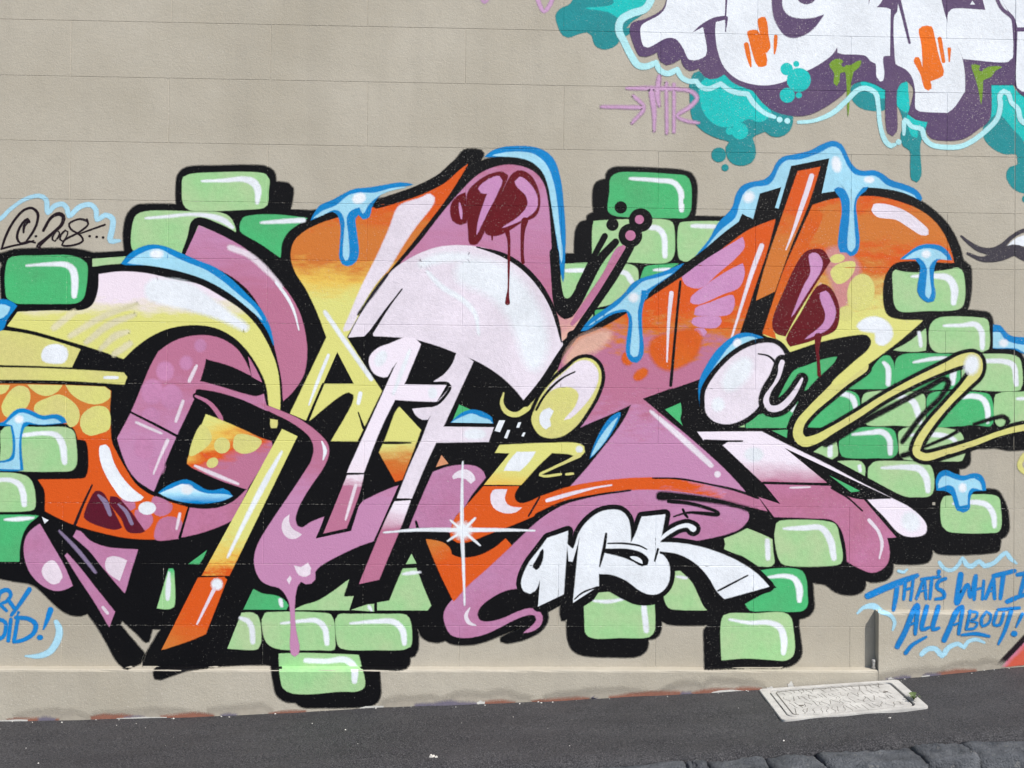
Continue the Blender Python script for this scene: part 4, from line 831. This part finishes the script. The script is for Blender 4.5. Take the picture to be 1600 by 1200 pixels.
F(up, 'counter', 'pu', '1206,-40! 1208,20 1215,40 1228,56 1240,59 1255,55 1270,45 1287,23! 1275,28 1250,30 1232,25 1222,12 1225,-40!', 2); F(up, 'counter', 'pu', '1240,-40! 1250,3 1268,4 1290,-40!'); F(up, 'counter', 'pu', '1357,8! 1361,-40! 1367,-40!')
for s in ('1135,28,5 1134,49,1', '1402,-10,6 1412,30,5 1421,67,4', '1545,-40,5 1564,12,6 1582,29,6 1585,45,5 1584,130,5', '1588,46,6 1690,45,6'): S(up, 'line', 'pu', s)
for s in ('S1166,70,8 1170,90,7 1173,104,3', 'F1168,50 1183,48 1189,60 1198,95 1197,102 1185,104 1181,98 1170,60', 'F1185,30 1195,27 1198,35 1200,55 1203,75 1198,82 1190,80 1188,55', 'S1212,57,6 1211,75,5 1210,84,2',
          'F1436,46 1441,42 1455,42 1459,55 1467,90 1474,112 1473,118 1453,127! 1455,138 1450,141 1445,138 1438,115 1428,95 1430,90 1435,90 1441,105 1440,70', 'S1468,61,7 1474,96,6', 'S1483,77,6 1483,96,2'): (F if s[0] == 'F' else S)(up, 'orange_mark', 'om', s[1:], 1.4)
for x, y, r in ((1248, 125, 18), (1229, 108, 9), (1244, 100, 4), (1230, 149, 11), (1248, 149, 4)): D(up, 'bubble', 'tb', x, y, r, r, 1.6)
for s in ('1296,101 1305,93 1315,94 1320,102 1330,102 1340,96 1345,95 1342,105 1333,112 1331,120 1328,135 1327,150 1326,170 1325,182! 1324,160 1323,130 1320,112 1312,114 1311,128 1307,134 1303,130 1304,115', '1518,102 1530,103 1533,110 1545,105 1565,105 1555,110 1548,120 1540,123 1536,125 1535,140 1533,163! 1528,135 1522,115'): F(up, 'green_splash', 'ol', s, 1.4)
D(up, 'green_splash', 'pu', 1318, 101, 3); D(up, 'green_splash', 'pu', 1533, 108, 3)
for s in ('1028,-40,12 1010,12,12 985,22,12 970,32,12 967,48,12 975,65,11 985,85,11 997,102,11 1009,104,10 1025,98,9! 1031,110,9 1043,115,9 1058,109,9! 1065,121,8 1076,127,8 1088,127,8! 1094,135,8 1106,139,8 1126,131,8! 1138,140,8 1152,145,8 1168,147,8! 1178,162,8 1195,177,7 1210,183,6',
          '1248,191,6 1270,189,6 1300,177,8 1325,155,8 1340,141,8 1352,138,8 1368,146,8 1372,165,7 1375,195,7 1383,220,8 1392,228,8 1398,226,6', '1412,210,5 1414,188,8 1425,198,7 1440,202,8 1444,215,8 1455,226,8 1475,230,8 1500,229,8 1520,220,8 1545,200,8 1558,185,8 1563,165,8 1562,150,8 1568,143,8 1575,146,8 1580,160,7 1590,170,8 1597,190,8 1690,205,8'): S(up, 'contour', 'cy', s, 1.6)
for x, y in ((1218, 187), (1230, 189), (1404, 222)): D(up, 'dot', 'cy', x, y, 4)

# ---- tags and writing
t = empty('graffiti_tag', (.42, 0, ZO+1.0), 'thin pink tag with an arrow below the white and purple piece', 'graffiti')
writing(t, 'pt', '940,167,6 1005,168,7|990,150,6 1006,168,7 988,192,5; 980,138,5 1020,138,8 1060,139,7|1018,142,11 1022,175,8 1022,204,4; 1030,120,8 1027,150,9 1030,165,6|1041,130,6 1042,208,5; 1053,132,6 1053,206,5; 1055,139,5 1080,143,7 1089,153,7 1078,167,7 1058,181,6 1072,189,5 1091,192,5', 4, .95)
t = empty('graffiti_tag', (.08, 0, ZO+1.45), 'cropped pink scribble on bare wall above the pink dome', 'graffiti')
writing(t, 'pt', '748,-12,5 757,4,5 768,-12,5; 832,-40,7 842,4,7 850,18,6 860,6,7 872,-40,6', 2.6)
t = empty('graffiti_tag', (-1.85, 0, ZO+.5), 'black handwritten signature and date with pale blue halo', 'graffiti')
S(t, 'halo', 'tl', '-60,358,7 0,342,7 15,328,6 38,312,6 62,306,7 72,312,8 75,332,8 85,322,8 98,319,8 105,326,8 108,337,8 125,323,8 142,320,8 150,328,8 152,343,8 165,336,8 176,342,9 176,355,9 173,376,9 187,376,5', 1.6)
writing(t, 'kt', '''3,388,4 8,372,5 22,345,5 38,328,5 50,325,5 59,333,6 58,348,5 50,365,5 42,376,4|46,347,5 43,343,7 36,348,5 29,360,5 27,372,5 32,380,4 45,377,4 55,379,4|45,345,6 38,353,6 37,363,4|2,389,4 20,384,4 40,380,4 53,376,3; 56,369,5 56.5,369,5;
 68,360,6 80,340,6 92,334,8 99,338,8 97,350,7 85,362,6 70,375,7 60,385,9 63,390,5; 89,360,4 84,366,4 82,374,4 86,377,3 91,371,4 93,363,3 89,360,3; 102,360,4 96,366,4 94,374,4 98,377,3 104,370,3 106,362,3 102,360,3;
 136,345,5 125,342,4 108,350,4 111,358,4 126,368,4 130,376,4 115,383,4 97,383,4 100,376,4 125,362,4 138,350,4 136,343,5|125,365,3 164,351,4; 140,369,5 140.5,369,5; 151,370,5 151.5,370,5; 161,371,5 161.5,371,5''', 1.0, .8)
t = empty('graffiti_tag', (-1.9, 0, LZ+.1), 'cropped blue handwriting ending in an exclamation mark, beside the bottom left feet', 'graffiti')
writing(t, 'tg', '''-4,945,8 0,926,9 12,922,9 17,929,8 10,940,7 1,944,7 10,954,7; 13,937,8 22,950,8|46,921,10 30,945,8 18,961,7; 29,957,6 27,962,5; -60,975,8 -2,968,8 8,972,8 9,984,8 5,995,8 -5,1000,8; 17,968,8 13,1001,8;
 28,966,8 22,1002,8|25,965,8 45,967,9 56,976,10 52,990,9 36,1000,8 22,1003,7; 79,953,12 74,968,9 68,983,4; 62,996,11 63,996,11''', 1.8, .8)
S(t, 'flourish', 'tl', '88,972,8 93,985,11 90,1000,11 78,1018,10 60,1025,8 40,1025,3', 2.2)
t = empty('graffiti_tag', (1.75, 0, LZ+.1), 'two lines of blue handwriting with pale blue flourishes across the raised plinth', 'graffiti')
for s in ('1340,958,4 1350,949,6 1365,947,10 1378,956,8 1392,962,6 1398,972,6 1395,984,4', '1440,1022,8 1450,1014,8 1462,1014,8 1472,1024,9 1482,1012,8 1497,1006,7 1506,1011,7 1512,1003,6 1525,999,6 1538,1004,4',
          '1468,879,6 1475,888,6 1487,891,6 1498,882,6 1504,873,7 1510,882,8 1518,885,8 1530,877,7 1538,884,8 1552,880,7 1572,864,7 1578,872,7 1588,880,4', '1404,892,5 1412,894,5 1417,890,4'): S(t, 'flourish', 'tl', s, 1.8)
writing(t, 'tg', '''1356,931,12 1380,920,12 1405,910,12 1433,899,8|1402,912,9 1400,930,9 1396,953,7; 1415,905,7 1412,936,6|1427,903,6 1423,937,6|1413,922,5 1425,918,5; 1443,906,7 1432,935,6|1444,906,7 1447,935,6|1436,924,5 1447,922,5; 1440,905,6 1468,901,6|1456,904,7 1453,935,6; 1467,893,8 1466,899,5;
 1477,904,7 1466,909,7 1464,918,7 1474,925,8 1475,933,7 1462,936,6; 1501,898,11 1497,925,11 1495,942,10 1512,914,8 1516,932,8 1524,900,7; 1525,900,7 1522,936,7|1537,908,6 1535,936,6|1523,922,5 1536,918,5; 1552,905,8 1540,935,7|1552,905,8 1554,935,7|1544,924,5 1553,923,5; 1553,900,9 1585,892,8|1568,897,9 1563,935,7;
 1590,898,8 1620,893,8|1602,897,8 1594,928,8|1574,940,9 1598,930,8 1620,926,8; 1402,1010,10 1415,985,10 1425,960,10 1433,946,10 1430,990,7|1418,976,6 1431,973,6; 1448,948,9 1441,983,8 1452,980,6; 1466,948,9 1458,983,8 1467,981,6; 1415,1020,8 1425,1008,7 1447,995,5;
 1475,1000,10 1485,978,10 1495,955,10 1503,948,8 1498,990,7|1490,976,5 1500,973,5; 1516,955,6 1510,982,6|1514,956,5 1527,958,5 1524,966,5 1514,970,4 1527,973,5 1523,981,5 1510,983,5; 1541,956,5 1534,966,6 1535,978,6 1545,973,5 1548,961,5 1541,956,4; 1557,957,6 1553,976,6 1562,976,6 1568,959,6; 1560,953,7 1592,950,7|1580,955,8 1570,985,7 1560,1006,5; 1597,960,7 1588,979,4; 1584,990,11 1585,990,11; 1503,992,5 1525,990,7 1545,994,6''', 2.2, .88)
t = empty('graffiti_piece', (2.0, 0, ZO+.5), 'dark grey curling stroke with white filling, cropped beside the orange letter', 'graffiti')
F(t, 'filling', 'wh', '1572,387! 1590,372 1690,355! 1690,392! 1590,384'); S(t, 'stroke', 'gy', '1502,369,3 1515,380,6 1532,390,9 1550,392,10 1566,384,8 1580,371,6 1600,360,6 1690,352,6', 1.8); S(t, 'stroke', 'gy', '1512,396,4 1535,405,8 1562,399,18 1585,391,18 1602,398,20 1690,430,24', 1.8); S(t, 'stroke', 'gy', '1545,394,12 1570,392,16 1590,390,12', 1.8)
t = empty('graffiti_piece', (2.05, 0, ZO-.3), 'small yellow outlined scrap cropped below the long yellow ribbon', 'graffiti')
S(t, 'stroke', 'ye', '1690,690,8 1605,708,8 1593,727,8 1602,738,8 1690,735,8', 2); F(t, 'filling', 'kt', '1600,728! 1690,705! 1690,730! 1604,733!', 1)
t = empty('graffiti_piece', (1.95, -PD, LZ), 'red and pink corner with dark edge sprayed low on the plinth', 'graffiti')
F(t, 'filling', ((1580, 1015), (1605, 1038), ((0, 'lv'), (.45, 'rp'), (1, 'rp'))), '1564,1042! 1600,1003 1690,908! 1690,1030! 1600,1038', 2); S(t, 'stroke', 'kt', '1556,1044,8 1580,1019,8 1690,903,9', 3)

# ------------------------------------------------------------------ old paint along the foot of the wall
rp = random.Random(11)
def blotch(c, u0, u1, v, h, soft=2.2):
    n = max(3, int((u1-u0)/14)); top = []; bot = []
    for i in range(n+1):
        u = u0+(u1-u0)*i/n; vv = np.interp(u, [b[0] for b in BASE], [b[1] for b in BASE])
        top.append((u+rp.uniform(-3, 3), vv-v-h*rp.uniform(.25, 1)*math.sin(math.pi*(i+.35)/(n+.7))**.5)); bot.append((u, vv+8))
    lay('paint_residue', wall, [[np.array(p) for p in top+bot[::-1]]], c, soft)
for u0, u1, h in ((30, 130, 16), (150, 300, 10), (330, 420, 22), (600, 700, 14), (690, 820, 24), (860, 1000, 14), (1040, 1190, 22), (1380, 1470, 12), (1480, 1560, 18)): blotch('st', u0, u1, 0, h*.6, 16)
for c, u0, u1, v, h in (('res', 20, 90, 0, 4), ('rsp', 62, 84, 0, 7), ('res', 145, 208, 1, 10), ('rsp', 205, 222, 0, 5), ('res', 258, 348, 0, 9), ('rsp', 340, 362, 0, 6), ('res', 420, 470, 0, 4), ('rsp', 650, 748, 0, 9), ('res', 755, 815, 0, 6),
                        ('res', 836, 930, 0, 5), ('rsp', 922, 938, 0, 7), ('res', 945, 1075, 0, 8), ('rsp', 1072, 1088, 0, 6), ('res', 1088, 1185, 0, 10), ('rsp', 1230, 1238, 0, 10), ('rsp', 1385, 1432, 0, 7), ('res', 1455, 1530, 0, 7), ('rsp', 1440, 1462, 0, 5)): blotch(c, u0+rp.uniform(-8, 8), u1+rp.uniform(-14, 6), v, h*.6, 5.5)
for c, u0, u1, h in (('rsw', -5, 45, 3), ('rsw', 185, 262, 3), ('rsw', 745, 756, 8), ('rsw', 1110, 1160, 3), ('rsw', 1200, 1206, 8), ('rsw', 1232, 1237, 12), ('rsw', 1388, 1400, 6), ('rsw', 1440, 1450, 3), ('rsw', 560, 600, 2)): blotch(c, u0, u1, 0, h, 1)

# ------------------------------------------------------------------ crumbs of mortar and paint standing on the joints
def crumbs():
    r = random.Random(5); v = []; f = []
    def one(x, z, s, hor):
        a = r.uniform(0, 6.28); n = 5; b = len(v); ex = s*(r.uniform(1, 2.2) if hor else r.uniform(.5, .9)); ez = s*(r.uniform(.5, .9) if hor else r.uniform(1, 2.2))
        for k in range(n):
            t = a+6.2832*k/n; v.append((x+ex*math.cos(t)*r.uniform(.7, 1.2), .0012, z+ez*math.sin(t)*r.uniform(.7, 1.2)))
        v.append((x, -.0010-r.uniform(.15, .5)*s, z))
        for k in range(n): f.append((b+(k+1) % n, b+k, b+n))
    for ri, z in enumerate(ROWZ):
        if z < LZ: continue
        x = -2.6
        while x < 2.8:
            d = .5+.5*math.sin(x*5.1+ri*2.3)*math.sin(x*13.7+ri)+.25*math.sin(x*41+ri*5)
            if r.random() < .2+.55*d: one(x, z+r.gauss(0, .0009), r.uniform(.0006, .0016), True)
            x += r.uniform(.002, .006)
    for k in range(len(ROWZ)-1):
        for x in perps(k):
            if not -2.6 < x < 2.8 or abs(x-CTRL) < .03: continue
            z = max(ROWZ[k+1], LZ)
            while z < ROWZ[k]:
                if r.random() < .5: one(x+r.gauss(0, .0009), z, r.uniform(.0006, .0016), False)
                z += r.uniform(.003, .009)
    o = link('joint_crumbs', mesh_from('joint_crumbs', v, f), wall, stony('joint_crumb', (.70, .68, .63), (.55, .53, .48), 60, .3, .002)); tag(o, kind='stuff')
crumbs()

# ------------------------------------------------------------------ pit cover in the footpath
CONC = stony('pale_concrete', (.45, .44, .42), (.33, .32, .305), 16, .5, .003, .85, (150, .70, (.26, .24, .22), .6))
DARK = stony('recess_dark', (.09, .082, .072), (.16, .145, .125), 40, .5, .003)  # recess shade painted in as dark colour for gap, slots and tread
C4 = [ground_pt(u, v) for u, v in LID]
def lp(s, t, dz=0):
    top = C4[0].lerp(C4[1], s); bot = C4[3].lerp(C4[2], s); p = top.lerp(bot, t)
    return Vector((p.x, p.y, foot_z(p.x, p.y)+.0066+dz))
pit = empty('pit_cover', lp(.5, .5), 'pale concrete pit cover with wavy tread set in the asphalt against the wall', 'pit cover')
def slab(name, loop, dz, thick, mat, parent, ring=None):
    bm = bmesh.new(); up_ = [bm.verts.new(lp(s, t, dz)) for s, t in loop]
    n = len(loop)
    if ring:
        inn = [bm.verts.new(lp(s, t, dz)) for s, t in ring]
        for i in range(n): bm.faces.new((up_[i], up_[(i+1) % n], inn[(i+1) % n], inn[i]))
    else: bm.faces.new(up_)
    bmesh.ops.recalc_face_normals(bm, faces=bm.faces[:])
    for f in bm.faces:
        if f.normal.z < 0: f.normal_flip()
    r = bmesh.ops.extrude_face_region(bm, geom=bm.faces[:])
    for q in r['geom']:
        if isinstance(q, bmesh.types.BMVert): q.co.z -= thick
    bmesh.ops.recalc_face_normals(bm, faces=bm.faces[:])
    bmesh.ops.bevel(bm, geom=[e for e in bm.edges if e.calc_face_angle(0) > 1.0], offset=.0015, segments=2, affect='EDGES')
    me = bpy.data.meshes.new(name); bm.to_mesh(me); bm.free(); return link(name, me, parent, mat)
def rrect(s0, s1, t0, t1, r, m=5):
    out = []
    for cx_, cy_, a0 in ((s1-r, t0+r*1.7, -90), (s1-r, t1-r*1.7, 0), (s0+r, t1-r*1.7, 90), (s0+r, t0+r*1.7, 180)):
        for k in range(m+1):
            a = math.radians(a0+90*k/m); out.append((cx_+r*math.cos(a), cy_+1.7*r*math.sin(a)))
    return out
slab('frame', rrect(0, 1, 0, 1, .03), 0, .03, CONC, pit, rrect(.055, .93, .075, .93, .045))
link('gap', mesh_from('gap', [lp(s, t, -.012) for s, t in rrect(.04, .945, .05, .95, .045)], [tuple(range(24))]), pit, DARK)
lid = slab('lid', rrect(.064, .915, .09, .915, .045), -.0012, .02, CONC, pit)
def strips(name, lines, w, dz, parent):
    v = []; f = []
    for ln in lines:
        b = len(v)
        for i, (s, t) in enumerate(ln):
            a = lp(*ln[max(0, i-1)]); c = lp(*ln[min(len(ln)-1, i+1)]); d = (c-a); d.z = 0; d.normalize(); nn = Vector((-d.y, d.x, 0))*w*(.35 if i in (0, len(ln)-1) else .5)
            p = lp(s, t, dz); v += [p+nn, p-nn]
        for i in range(len(ln)-1): f.append((b+2*i, b+2*i+1, b+2*i+3, b+2*i+2))
    o = link(name, mesh_from(name, v, f), parent, DARK); return o
rl = random.Random(21); L = []
for j in range(4):
    for i in range(19):
        s = .14+.70*(i+rl.uniform(-.3, .3))/18; t = .17+.21*j+rl.uniform(-.03, .03)
        k = -1 if (j < 3 or i > 8) and rl.random() < .8 else 1; h = rl.uniform(.05, .095); b = rl.uniform(-.012, .012); q = rl.uniform(.006, .017)
        L.append([(s+k*q*(u-.5)*-2+b*math.sin(u*6.28), t+h*(u-.5)*2) for u in (0, .2, .4, .6, .8, 1)])
o = strips('tread_pattern', L, .0016, .0005, lid); tag(o, kind='stuff')  # engraved grooves drawn as flat strips, their shade put in as dark colour
strips('rim_line', [rrect(.10, .885, .13, .885, .035)[12:]+rrect(.10, .885, .13, .885, .035)[:3]], .0032, .0006, lid)
for s, t in ((.20, .62), (.83, .40)): slab('lifting_slot', rrect(s-.018, s+.018, t-.016, t+.016, .006, 2), .001, .004, DARK, lid)

# ------------------------------------------------------------------ weed in the gap of the cover
LEAF = stony('weed_leaf', (.05, .085, .028), (.10, .13, .05), 60, .2, .001, .6)
wp = lp(.952, .74); weed = empty('weed', wp, 'tiny green weed growing from the gap of the pit cover', 'plant')
for k in range(11):
    a = rl.uniform(0, 6.28); l = rl.uniform(.018, .04); w_ = l*.13; d = Vector((math.cos(a), math.sin(a), 0)); nn = Vector((-d.y, d.x, 0))
    pts = [wp+d*l*u+Vector((0, 0, .001+l*.55*math.sin(u*2.2))) for u in (0, .35, .7, 1)]; ww = (.4, 1, .8, .05); v = []
    for p, q in zip(pts, ww): v += [p+nn*w_*q, p-nn*w_*q+Vector((0, 0, .0006))]
    link('leaf', mesh_from('leaf', v, [(0, 1, 3, 2), (2, 3, 5, 4), (4, 5, 7, 6)]), weed, LEAF)

# ------------------------------------------------------------------ pipe stub in the corner of the raised plinth
STEEL = stony('weathered_steel', (.42, .41, .38), (.22, .20, .18), 50, .4, .002, .5)
q = Vector((XC-.012, -.022, LZ)); stub = empty('pipe_stub', q, 'short weathered pipe stub standing on the ledge beside the raised plinth', 'pipe')
def turned(name, prof, at, mat, parent, n=16):
    v = []; f = []
    for r_, z in prof:
        for k in range(n): v.append((at.x+r_*math.cos(6.2832*k/n), at.y+r_*math.sin(6.2832*k/n), at.z+z))
    for j in range(len(prof)-1):
        for k in range(n): a = j*n+k; b = j*n+(k+1) % n; f.append((a, b, b+n, a+n))
    f.append(tuple(range((len(prof)-1)*n, len(prof)*n)))
    me = mesh_from(name, v, f); return link(name, me, parent, mat)
turned('pipe', [(.0062, -.004), (.0062, .026)], q, STEEL, stub); turned('collar', [(.006, .0), (.0085, .001), (.0085, .007), (.006, .008)], q, STEEL, stub); turned('cap', [(.0064, .026), (.0080, .0265), (.0080, .033), (.0062, .036), (.001, .0365)], q, STEEL, stub)

# ------------------------------------------------------------------ grit on the footpath
def grit():
    r = random.Random(9); v = []; f = []
    def chip(x, y, s):
        b = len(v); z = fz(x, y)
        for k in range(5):
            t = 6.2832*k/5+r.uniform(-.3, .3); v.append((x+s*math.cos(t)*r.uniform(.5, 1.3), y+s*math.sin(t)*r.uniform(.5, 1.3), z-.001))
        for k in range(5):
            p = v[b+k]; v.append((p[0]*.6+x*.4, p[1]*.6+y*.4, z+s*r.uniform(.3, .8)))
        for k in range(5): f.append((b+k, b+(k+1) % 5, b+5+(k+1) % 5, b+5+k))
        f.append(tuple(b+5+k for k in range(5)))
    for _ in range(45):
        y = -PD-.02-abs(r.gauss(0, .28))
        if y > KY+.03: chip(r.uniform(-2.4, 2.6), y, r.uniform(.0012, .0026))
    for _ in range(70): chip(r.uniform(-2.4, 2.4), -PD-r.uniform(.002, .02), r.uniform(.0015, .0045))
    for u, vv, s in ((675, 1184, .010), (682, 1185, .007), (60, 1192, .004), (540, 1142, .004), (1390, 1122, .005), (1225, 1157, .004)):
        p = ground_pt(u, vv); chip(p.x, p.y, s)
    o = link('grit', mesh_from('grit', v, f), None, stony('pale_grit', (.62, .60, .56), (.40, .38, .35), 30, .2, .001)); tag(o, 'pale grit and paint flakes scattered on the asphalt footpath', 'grit', kind='stuff')
grit()
